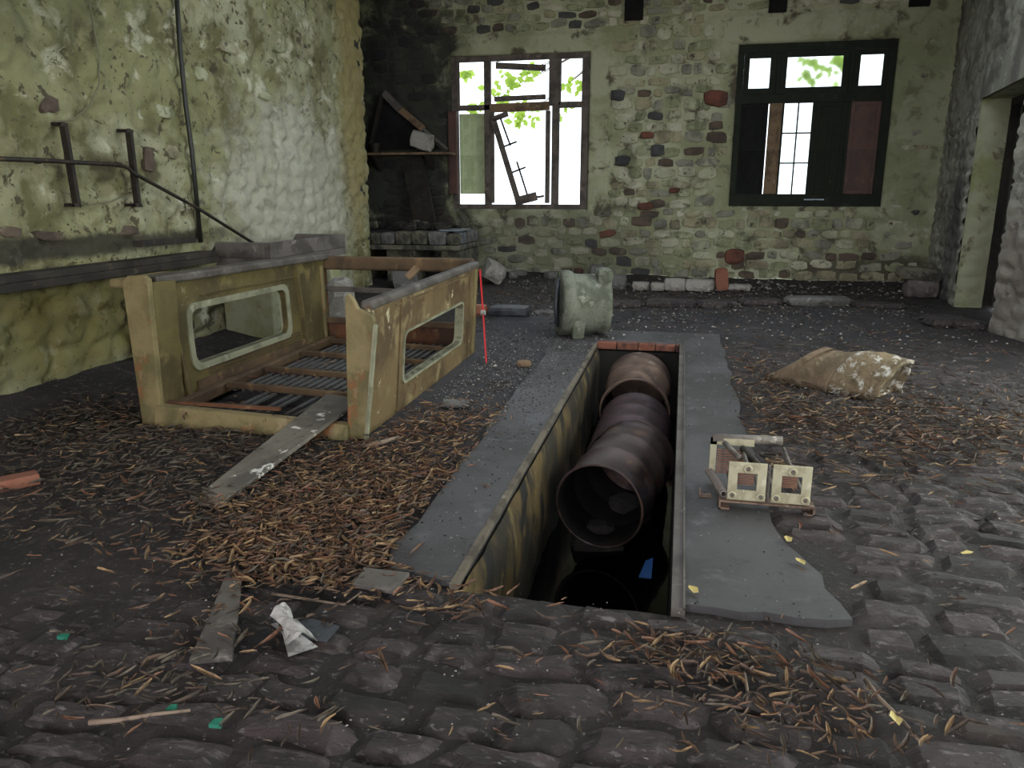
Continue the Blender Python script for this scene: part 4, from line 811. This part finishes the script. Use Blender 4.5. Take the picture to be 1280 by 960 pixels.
drum('oil_drum', (-.42, 4.45, -.38), (-.25, 5.30, -.33), .272, 'drum', 'open rusty drum in the pit, nearest the camera')
drum('oil_drum', (-.33, 5.48, -.47), (-.31, 6.36, -.43), .295, 'drum_purple', 'purple-brown drum in the pit, middle of the three')
drum('oil_drum', (-.33, 6.50, -.34), (-.34, 7.36, -.28), .295, 'drum_brown', 'earth-brown dented drum in the pit, farthest of the three', dent=.22, seed=4)
r = random.Random(8)
for (x, y_, s_, zt_) in ((-.45, 4.7, .36, -.645), (-.3, 5.1, .34, -.60), (-.34, 5.65, .34, -.775), (-.32, 6.2, .34, -.76), (-.35, 6.7, .36, -.625), (-.33, 7.2, .36, -.59)):
    h = zt_+1.34; tag(rough_block((x, y_, -1.34), (s_, s_*.8, h), r.uniform(0, 1), int(y_*10), amp=.04).build('sunken_block', 'char'), 'dark block under the drums, rising from the pit water', 'stone', 'blocks under the pit drums')

# ================================================================== CASTING, TAN CHUNK, RESISTOR, STONES
p0 = Vector((-1.27, 8.17, .36)); p1 = Vector((-.78, 8.34, .35)); ca = empty('cast_sleeve', (-1.02, 8.25, 0), 'short mouldy grey-green flanged casting on its side behind the pit', 'casting')
def revolve(p0, p1, prof, n, amp, seed, name, m_, par, sq=1.0):
    d = (p1-p0); L = d.length; d.normalize(); s = d.cross(Vector((0, 0, 1))).normalized(); u = s.cross(d); vs = []; fs = []
    for i, (t, r_) in enumerate(prof):
        for k in range(n):
            a = 2*math.pi*k/n; nz = float(fbm(np.array([math.cos(a)*2+t*4+seed]), np.array([math.sin(a)*2+seed]), 3, seed)[0])-.5
            vs.append(p0+d*(L*t)+(s*math.cos(a)+u*math.sin(a)*sq)*(r_*(1+amp*nz)))
    for i in range(len(prof)-1):
        for k in range(n): fs.append((i*n+k, (i+1)*n+k, (i+1)*n+(k+1) % n, i*n+(k+1) % n))
    fs.append(tuple(range(n))); fs.append(tuple((len(prof)-1)*n+k for k in range(n))[::-1]); mb = MB(); mb.add(vs, fs); return mb.build(name, m_, par, smooth=True)
revolve(p0, p1, [(0, .26), (.0, .30), (.02, .35), (.22, .352), (.26, .34), (.27, .325), (.30, .32), (.34, .315), (.5, .31), (.7, .312), (.85, .32), (.9, .335), (1.0, .335), (1.0, .27)], 36, .06, 3, 'sleeve_body', 'cast', ca)
revolve(p0-Vector((.004, 0, 0)), p0+Vector((.02, 0, 0)), [(0, .10), (0, .26), (1, .27), (1, .1)], 30, .02, 4, 'dark_hub', 'slate', ca)
rough_block((-.80, 8.25, .55), (.16, .3, .17), .3, 5).build('crumbling_lump', 'cast', ca); rough_block((-1.03, 8.0, 0), (.13, .12, .2), .3, 6).build('foot_lump', 'cast', ca)
# tan chunk: curved crust lying convex side up, left tip tapering
chunk = empty('tan_crust_shell', (1.4, 6.3, 0), 'large tan half-round slab splashed with white, right of the pit', 'slab')
def crust(t0, t1, m_, name, seed):
    A_ = fl(962, 474); B_ = fl(1120, 503); A_ = Vector((.72, 6.50, 0)); B_ = Vector((1.45, 5.98, 0)); ax = (B_-A_); L = ax.length; ax.normalize(); s = Vector((-ax.y, ax.x, 0)); nT, nA = 22, 18; vs = []
    for side_ in (0, 1):
        for i in range(nT+1):
            t = t0+(t1-t0)*i/nT
            wd = .22+.14*min(1, t/.25)+.06*t; ht = (.10+.21*min(1, t/.2)) if t < .2 else .31+.01*t
            ht += .02*math.sin(t*9+seed)
            for k in range(nA+1):
                a = math.pi*k/nA; nz = (float(fbm(np.array([t*14.]), np.array([a*3]), 3, 5)[0])-.5)*.07
                r_ = 1+nz-(.09 if side_ else 0); sh = .10*(math.cos(a)+1)*.5 if t > .9 else 0
                lk = .06*float(vnoise(np.array([a*6]), np.array([3.]), 8)[0]) if i == nT and t1 == 1 else 0
                vs.append(A_+ax*(L*t*1.0+lk+.14*(math.sin(a)**2)*(1 if t > .5 else t*2)+(.20*math.sin(a)**2*(1-t) if t < .3 else 0))+s*(wd/2-math.cos(a)*r_*wd/2)+Vector((0, 0, math.sin(a)*ht*r_)))
    fs = []; n = nA+1; off = (nT+1)*n
    for i in range(nT):
        for k in range(nA): a_ = i*n+k; fs.append((a_, a_+n, a_+n+1, a_+1)); fs.append((off+a_, off+a_+1, off+a_+n+1, off+a_+n))
    for k in range(nA): fs.append((k, k+1, off+k+1, off+k)); e = nT*n+k; fs.append((e, off+e, off+e+1, e+1))
    for i in range(nT):
        for k in (0, nA): a_ = i*n+k; f = (a_, off+a_, off+a_+n, a_+n); fs.append(f if k == 0 else f[::-1])
    for iT in ([nT-1] if t1 == 1 else [1]):
        if t1 == 1: fs.append(tuple(iT*n+k for k in range(n)))
        else: fs.append(tuple(iT*n+k for k in range(n))[::-1])
    mb = MB(); mb.add(vs, fs); mb.build(name, m_, chunk, smooth=True)
crust(0, .60, 'sack', 'bare_shell', 1); crust(.60, 1, 'sack_white', 'splashed_shell', 1)
# resistor bank
rb = empty('resistor_bank', (.45, 3.75, .0), 'cream and copper resistor coil bank standing on the right pit apron', 'electrical part')
YF = 3.62
s = MB(); s.box(.24, .68, YF-.01, YF+.07, .058, .066); s.box(.24, .248, YF-.01, YF+.07, .022, .058); s.box(.672, .68, YF-.01, YF+.07, .022, .058); s.box(.24, .29, YF-.01, YF+.07, .022, .029); s.box(.63, .68, YF-.01, YF+.07, .022, .029); s.build('base_channel', 'rustbase', rb)
for (x0, x1) in ((.275, .452), (.478, .655)):
    cx = (x0+x1)/2; s = MB(); zt_ = .262; s.ring([(x0, YF, .07), (x1, YF, .07), (x1, YF, zt_), (x0, YF, zt_)], [(cx-.045, YF, .122), (cx+.045, YF, .122), (cx+.045, YF, .208), (cx-.045, YF, .208)], (0, .012, 0)); pl_ = s.build('end_plate', 'cream', rb, bevel=.003)
    for bxx, bz in ((cx, .232), (x0+.022, .095), (x1-.022, .095)):
        ring = [(bxx+.017*math.cos(2*math.pi*k/14), YF-.006, bz+.017*math.sin(2*math.pi*k/14)) for k in range(15)]; MB().tube(ring, .006, 6, cap=False).build('ring_boss', 'cream', pl_, smooth=True)
        MB().tube([(bxx, YF-.006, bz), (bxx, YF+.36, bz)], .009, 8).build('tie_rod', 'insul', rb, smooth=True)
    for k in range(9):
        zz = .118+k*.011; MB().bar((cx-.042, YF+.10, zz), (cx+.042, YF+.10, zz), .006, .006).build('coil_turn', 'copper', rb)
MB().tube([(.262, YF+.02, .085), (.202, YF+.36, .085)], .007, 6).build('bead_rod', 'iron', rb)
for k in range(13):
    yy = YF+.03+k*.0265; bxc = .262-.06*k/12; ring = [(bxc+.016*math.cos(2*math.pi*j/10), yy, .085+.016*math.sin(2*math.pi*j/10)) for j in range(11)]; MB().tube(ring, .0068, 5, cap=False).build('porcelain_bead', 'insul', rb, smooth=True)
for k in range(15):
    zz = .07+k*.0125; MB().bar((.461, YF+.02, zz), (.469, YF+.02, zz), .03, .007).build('coil_turn', 'insul', rb)
for k in range(10):
    zz = .10+k*.0135; mb = MB(); mb.bar((.235, YF+.30, zz), (.40, YF+.30, zz), .007, .007); mb.build('coil_turn', 'copper', rb)
s = MB(); s.box(.20, .232, YF+.34, YF+.352, .05, .27); s.box(.20, .42, YF+.34, YF+.352, .235, .27); s.build('back_plate', 'cream', rb)
MB().tube([(.21, YF+.36, .262), (.56, YF+.38, .266)], .024, 12).build('back_tube', 'insul', rb, smooth=True)
MB().tube([(.27, YF+.33, .25), (.34, YF+.18, .22)], .014, 8).build('terminal_rod', 'insul', rb, smooth=True)
MB().tube([(.36, YF+.30, .235), (.42, YF+.06, .225)], .018, 8).build('terminal_rod', 'iron', rb, smooth=True)
for k in range(3):
    c = Vector((.48+.02*k, YF+.22-.05*k, .235-.008*k)); ring = [(c.x+.04*math.cos(2*math.pi*j/12), c.y+.03*math.sin(2*math.pi*j/12), c.z) for j in range(13)]; MB().tube(ring, .007, 6, cap=False).build('terminal_ring', 'brown_wood' if k else 'iron', rb, smooth=True)
rb.location.z -= .006
s = MB(); s.box(.15, .21, YF+.12, YF+.16, .022, .03); s.box(.15, .157, YF+.12, YF+.16, .03, .06); s.build('side_bracket', 'rustbase', rb)
# loose stones before the back wall
def gz(y_): return 0.0
row = [((768, 360), (.38, .25, .22), 'grey_stone', 'rounded grey stone, leftmost of the row below the back wall'), ((801, 361), (.26, .2, .13), 'white_stone', 'small pale stone second from the left in the back wall row'), ((822, 362), (.22, .2, .13), 'white_stone', 'small buff stone third from the left in the back wall row'),
       ((844, 362), (.34, .22, .2), 'white_stone', 'squarish pale block in the middle of the back wall row'), ((874, 363), (.44, .22, .19), 'white_stone', 'long pale block next to the upright reddish brick'), ((924, 362), (.36, .22, .1), 'white_stone', 'flat pale stone right of the upright reddish brick')]
for (pp, sz, m_, lab) in row:
    p = fl(*pp, .02); tag(rough_block((p.x, p.y, .0), sz, random.uniform(-.1, .1), pp[0], amp=.07).build('loose_stone', m_), lab, 'stone', 'row of stones below the back wall')
p = fl(901, 363, .02); tag(rough_block((p.x, p.y, 0), (.2, .16, .36), .1, 9, (0, -.1), amp=.04).build('upright_brick', 'brick'), 'upright reddish brick at the end of the pale stone row', 'brick')
p = fl(748, 352, .02); tag(rough_block((p.x, p.y, 0), (.3, .3, .3), .1, 19, amp=.09).build('loose_stone', 'grey_stone'), 'grey stone behind the mouldy casting', 'stone')
for (a, b_, hh, m_, lab) in (((762, 384), (800, 384), .08, 'cobble', 'dark kerb stone, leftmost of the kerb before the back wall'), ((806, 383), (868, 385), .10, 'cobble', 'dark kerb stone below the squarish pale block'), ((872, 385), (918, 384), .09, 'cobble', 'dark kerb stone below the upright reddish brick'), ((924, 381), (976, 381), .07, 'cobble_b', 'low dark kerb stone left of the pale kerb slab'), ((980, 380), (1062, 381), .10, 'grey_stone', 'long pale grey kerb slab below the dark green window'), ((1066, 382), (1130, 386), .05, 'cobble', 'low dark kerb slab near the right doorway')):
    p = fl(*a); q_ = fl(*b_); c = (p+q_)/2; tag(rough_block((c.x, c.y, -.01), ((q_-p).length, .3, hh+.02), math.atan2(q_.y-p.y, q_.x-p.x), a[0], amp=.03).build('kerb_stone', m_), lab, 'kerb stone', 'kerb stones before the back wall')
a = fl(1140, 371); b_ = fl(1180, 373); c = (a+b_)/2
tag(rough_block((c.x-.12, c.y+.0, 0), (.46, .3, .28), .0, 61, amp=.03).build('squared_block', 'trough'), 'pinkish squared block, lower of the two in the right corner', 'stone block')
tag(rough_block((c.x-.17, c.y+.0, .245), (.6, .32, .19), -.05, 62, (0, .08), amp=.03).build('squared_block', 'soot_stone'), 'long buff block on top of the pinkish one in the right corner', 'stone block')
for (px, py, sz, lab) in ((1185, 408, (.5, .3, .10), 'flat dark stone on the floor before the right doorway'), (1212, 412, (.34, .24, .1), 'dark stone at the foot of the doorway\'s near jamb'), (1172, 400, (.4, .2, .07), 'low dark stone slab left of the doorway jamb')):
    p = fl(px, py); tag(rough_block((p.x, p.y, 0), sz, .2, px, amp=.08).build('floor_stone', 'cobble'), lab, 'stone')
p = fl(617, 356); tag(rough_block((p.x, p.y, 0), (.36, .4, .30), .4, 88, (.2, .5), amp=.1).build('loose_stone', 'white_stone'), 'tilted pale slab by the right end of the corner hearth', 'stone')
a = fl(612, 397); b_ = fl(659, 397); c = (a+b_)/2; tag(rough_block((c.x, c.y+.1, 0), (.5, .34, .13), .02, 41, amp=.02).build('flat_block', 'slate'), 'flat bluish-grey block left of the mouldy casting', 'block')
tag(rough_block((c.x-.42, c.y+.05, 0), (.26, .2, .14), .1, 42, amp=.05).build('flat_block', 'orange_plastic'), 'orange block behind the thin red strip', 'block')
tag(rough_block((-1.62, 9.7, 0), (.4, .12, .04), .1, 43, amp=.04).build('flat_lath', 'grey_stone'), 'thin pale lath beside the flat bluish-grey block', 'lath')
p = fl(655, 458); tag(rough_block((p.x, p.y, .0), (.12, .1, .05), .1, 44).build('leaf_clump', 'brown_wood'), 'small tan clump on the gravel left of the pit\'s far end', 'clump')
p = fl(570, 508); tag(rough_block((p.x, p.y, .0), (.2, .12, .04), .1, 45, amp=.05).build('flat_stone', 'grey_stone'), 'flat grey stone on the leaves right of the cab shell', 'stone')
p = fl(455, 648); tag(rough_block((p.x, p.y, .01), (.04, .04, .03), .1, 46).build('pebble', 'white_stone'), 'pale pebble among the brown leaves', 'pebble')
for k, (px, py) in enumerate([(575, 345), (590, 350), (640, 352), (660, 345), (690, 352), (600, 342)]):
    p = fl(px, py); tag(rough_block((p.x, min(p.y, 13.5), .05), (.2+.02*k, .16, .12), k, 200+k, amp=.1).build('rubble_stone', 'grey_stone'), ['leftmost','second from the left','near the wall foot in the middle','right of the middle','rightmost','farthest left against the hearth'][k]+' grey rubble stone under the broken window', 'stone', 'rubble under the broken window')

# ================================================================== LEAF LITTER
def leaf_var(seed):
    r = random.Random(seed); L = r.uniform(.045, .10); w = r.uniform(.003, .0072); n = 5; vs = []; bend = r.uniform(-.6, .6); lift = r.uniform(.002, .012); tw = r.uniform(-1, 1)
    for i in range(n):
        t = i/(n-1)*2-1; ww = w*(1-.7*abs(t)**2.5); x = t*L/2; yb = bend*L*.25*(1-t*t)*-1; zc = lift*t*t*r.uniform(.6, 1.4)
        for k in (-1, 0, 1): vs.append((x, yb+k*ww, zc+abs(k)*ww*r.uniform(.7, 1.5)+k*tw*.003*t))
    fs = [(i*3+k, (i+1)*3+k, (i+1)*3+k+1, i*3+k+1) for i in range(n-1) for k in (0, 1)]
    return np.array(vs), fs
VARS = [leaf_var(s) for s in range(8)]
BL = [(-1.55, 3.35, .40, .60, 3200, 0), (-1.50, 2.72, .30, .18, 1100, 0), (-1.50, 4.55, .28, .45, 700, 0), (-1.2, 2.52, .45, .07, 120, 0), (-1.9, 3.0, .3, .3, 350, 0),
      (-3.1, 3.9, 1.2, .65, 3200, 2), (-2.5, 3.1, .6, .35, 400, 2), (-3.9, 4.4, .6, .5, 500, 2), (1.35, 5.2, .8, .6, 2200, 1), (.72, 6.2, .22, .9, 450, 1), (2.4, 5.6, .9, .9, 900, 1), (1.0, 4.3, .4, .4, 140, 1),
      (.15, 2.33, .28, .10, 260, 1), (.42, 2.08, .3, .13, 240, 1), (0, 2.0, .5, .2, 60, 1), (-1.55, 1.78, .25, .12, 110, 2), (-1.1, 1.75, .3, .12, 50, 2), (-1.45, 2.15, .25, .15, 60, 1), (-.75, 2.42, .15, .07, 40, 0),
      (0, 3, 2.5, 1.6, 330, 1), (-1.5, 11.2, 2.0, 1.2, 1200, 2), (1.5, 11.3, 2.0, 1.3, 900, 2), (1.9, 8.0, 1.2, 1.2, 700, 2), (-3.0, 5.6, .2, .8, 60, 0)]
PAL = {0: (5, 4, 1, 4, 2), 1: (2, 3, 3, 2, 4), 2: (.5, 1, 6, .5, 5)}
leaves = []
for (cx, cy, rx_, ry_, n, pal) in BL:
    for _ in range(n):
        x = random.gauss(cx, rx_*.75); y_ = random.gauss(cy, ry_*.75)
        if y_ < 1.3 or x < -4.5 or x > 3.4 or y_ > 13.2: continue
        if PX0-.03 < x < PX1+.05 and PY0-.02 < y_ < PY1+.03: continue
        if -1.14 < x < .45 and 2.72 < y_ < 8.5 and random.random() > .015: continue
        if -3.5 < x < -1.85 and 4.2 < y_ < 7.1 and cx != -3.0: continue
        if not visible(x, y_, 0, 5): continue
        z = .014+random.uniform(0, .022)*(1 if n > 300 else .5)+(.014 if x > .4 or y_ < 2.6 else .004)
        if in_apron(x, y_): z = max(z, .019)
        if cx == -3.0: z = .10
        leaves.append((x, y_, z, random.randrange(8), random.choices(range(5), PAL[pal])[0], random.uniform(0, 6.28), random.uniform(.3, 1.25), random.uniform(-.35, .35), random.uniform(-.3, .3)))
leaves.sort(key=lambda l: l[0]**2+l[1]**2)
def lmat(l):
    return Matrix.Rotation(l[5], 3, 'Z') @ Matrix.Rotation(l[7], 3, 'X') @ Matrix.Rotation(l[8], 3, 'Y')
LM = {}
for l in leaves[:300]:
    key = (l[3], l[4])
    if key not in LM:
        me = bpy.data.meshes.new('dry_leaf'); me.from_pydata(VARS[l[3]][0].tolist(), [], VARS[l[3]][1]); me.materials.append(LEAF[l[4]]); me.update(); LM[key] = me
    o = bpy.data.objects.new('dry_leaf', LM[key]); COL.objects.link(o); o.location = (l[0], l[1], l[2]+.004); o.rotation_euler = lmat(l).to_euler(); s = l[6]*.85; o.scale = (s, s, s)
    tag(o, 'curled dry narrow leaf lying loose on the foreground cobbles', 'leaf', 'dry leaves strewn on the floor')
allv = []; allf = []; allm = []; nb = 0
for l in leaves[300:]:
    v, f = VARS[l[3]]; M = np.array(lmat(l)); vv = (v*l[6]) @ M.T+np.array(l[:3]); allv.append(vv); allf += [tuple(i+nb for i in q) for q in f]; allm += [l[4]]*len(f); nb += len(v)
me = bpy.data.meshes.new('leaf_litter'); me.from_pydata(np.concatenate(allv).tolist(), [], allf)
for m_ in LEAF: me.materials.append(m_)
me.polygons.foreach_set('material_index', allm); me.update(); o = link('leaf_litter', me); tag(o, 'drifts of curled dry brown leaves across the floor', 'leaf litter', kind='stuff')
for (px, py, lab) in ((866, 737, 'yellow leaf on the concrete by the pit\'s near right corner'), (985, 674, 'yellow leaf on the cobbles below the resistor bank'), (1210, 692, 'yellow leaf on the cobbles near the right picture edge'), (1001, 703, 'yellowish leaf on the cobbles right of the pit apron'), (1120, 900, 'pale yellow leaf caught on the long foreground stick')):
    p = fl(px, py, .03); me = bpy.data.meshes.new('yellow_leaf'); me.from_pydata([(-.03, 0, .004), (-.008, -.016, .008), (.028, -.012, .003), (.034, .006, .006), (.004, .018, .01), (0, 0, .002)], [], [(0, 1, 5), (1, 2, 5), (2, 3, 5), (3, 4, 5), (4, 0, 5)]); me.materials.append(MT['yellow_leaf']); me.update()
    o = bpy.data.objects.new('yellow_leaf', me); COL.objects.link(o); o.location = p; o.rotation_euler = (0, 0, px); tag(o, lab, 'leaf', 'yellow leaves')
# gravel and crumbs
gv = []; gf = []; gm = []; nb = 0; base = np.array([(1, 0, -.3), (-.5, .86, -.3), (-.5, -.86, -.3), (.1, .1, .8)]); tf = [(0, 1, 3), (1, 2, 3), (2, 0, 3)]
for (cx, cy, rx_, ry_, n, s0) in ((-1.55, 6.4, .45, 1.2, 1300, .011), (-2.0, 10.3, 1.3, 1.4, 2200, .022), (1.3, 10.2, 1.8, 1.5, 2000, .018), (1.6, 3.2, 1.2, 1.2, 900, .006), (-1.55, 6.2, .4, 1.1, 3500, .008), (-.4, 2.0, 1.6, .5, 900, .005), (-2.8, 3.6, 1.1, .9, 900, .008), (-1.0, 4.5, .12, 1.6, 120, .006), (-1.0, 7.4, .18, .8, 350, .008), (1.4, 6.3, .9, 1.0, 900, .010), (-4.2, 4.6, .25, 1.2, 300, .02), (-1.3, 12.9, 2.0, .4, 900, .035), (2.4, 13, 1.3, .4, 400, .03)):
    for _ in range(n):
        x = random.gauss(cx, rx_); y_ = random.gauss(cy, ry_)
        if y_ < 1.2 or x < -4.6 or x > 3.5 or y_ > 13.65 or (PX0-.03 < x < PX1+.06 and PY0-.03 < y_ < PY1+.04) or (-3.5 < x < -1.8 and 4.2 < y_ < 7.15): continue
        s = s0*random.uniform(.4, 1.5); R_ = np.array(Matrix.Rotation(random.uniform(0, 6), 3, 'Z')); z = (.017 if in_apron(x, y_) else .012+(.02 if y_ < 2.6 or x > .5 else .0))+max(0, min(1, (y_-12.6)/1.1))*.09
        vv = (base*s*np.array([1, .7, .6])) @ R_.T+np.array([x, y_, z]); gv.append(vv); gf += [tuple(i+nb for i in q_) for q_ in tf]; gm += [random.choices((0, 1, 2), (6, 3, 1.2))[0]]*3; nb += 4
me = bpy.data.meshes.new('gravel_crumbs'); me.from_pydata(np.concatenate(gv).tolist(), [], gf)
for m_ in ('cobble_c', 'grey_stone', 'white_stone'): me.materials.append(MT[m_])
me.polygons.foreach_set('material_index', gm); me.update(); tag(link('gravel_crumbs', me), 'grit and small stone crumbs scattered over the dark floor', 'gravel', kind='stuff')

# ================================================================== TREE BRANCHES OUTSIDE THE WINDOWS
ROOT = Vector((-.55, 18.2, 4.4)); tree = empty('tree', (-.55, 18.2, -.1), 'sunlit leafy tree outside, its foliage showing through both windows', 'tree')
MB().tube([(-.6, 18.2, -.12), (-.5, 18.2, 2), (-.55, 18.2, 4.6), (-.3, 18.3, 6.5)], [.17, .14, .11, .06], 10).build('trunk', 'bark', tree, smooth=True)
def branch(root_pt, tips, lab, seed, nl):
    r = random.Random(seed); o = tree; root_pt = tuple(ROOT); mb = MB(); lv = MB()
    for (tp, spread) in tips:
        mid = Vector(root_pt).lerp(Vector(tp), .5)+Vector((0, 0, .5)); mb.tube([root_pt, mid, tp], [.03, .014, .005], 6)
        for _ in range(nl):
            c = Vector(tp)+Vector((r.gauss(0, spread), r.gauss(0, spread), r.gauss(0, spread*.9))); d1 = Vector((r.uniform(-1, 1), r.uniform(-.4, .4), r.uniform(-1, .3))).normalized(); s1 = d1.cross(Vector((r.uniform(-.3, .3), 1, r.uniform(-.3, .3)))).normalized(); L = r.uniform(.12, .24); w = L*.34
            lv.add([c, c+d1*L*.45+s1*w, c+d1*L, c+d1*L*.45-s1*w, c+d1*L*.45+Vector((0, .015, 0))], [(0, 1, 4), (1, 2, 4), (2, 3, 4), (3, 0, 4)])
    mb.build('branch', 'bark', o); f = lv.build('foliage', 'outleaf', o); f['kind'] = 'stuff'
YO = 17.0
branch(tuple(bw(640, 20, YO+.5)), [(bw(632, 104, YO), .12), (bw(628, 118, YO), .14), (bw(640, 98, YO), .10), (bw(661, 92, YO), .08), (bw(600, 130, YO), .12), (bw(665, 140, YO), .12), (bw(650, 150, YO), .09)], 'leafy branch outside the middle of the broken window', 3, 13)
branch(tuple(bw(712, 20, YO+.5)), [(bw(706, 105, YO), .10), (bw(725, 104, YO), .08), (bw(702, 135, YO), .08), (bw(583, 90, YO+.3), .04)], 'leafy branch outside the right side of the broken window', 4, 10)
branch(tuple(bw(1030, 10, YO+.5)), [(bw(1013, 76, YO), .05), (bw(1012, 90, YO), .07), (bw(1015, 98, YO), .11), (bw(1047, 75, YO), .08), (bw(1042, 88, YO), .08)], 'leafy branch outside the dark green window\'s top panes', 5, 9)
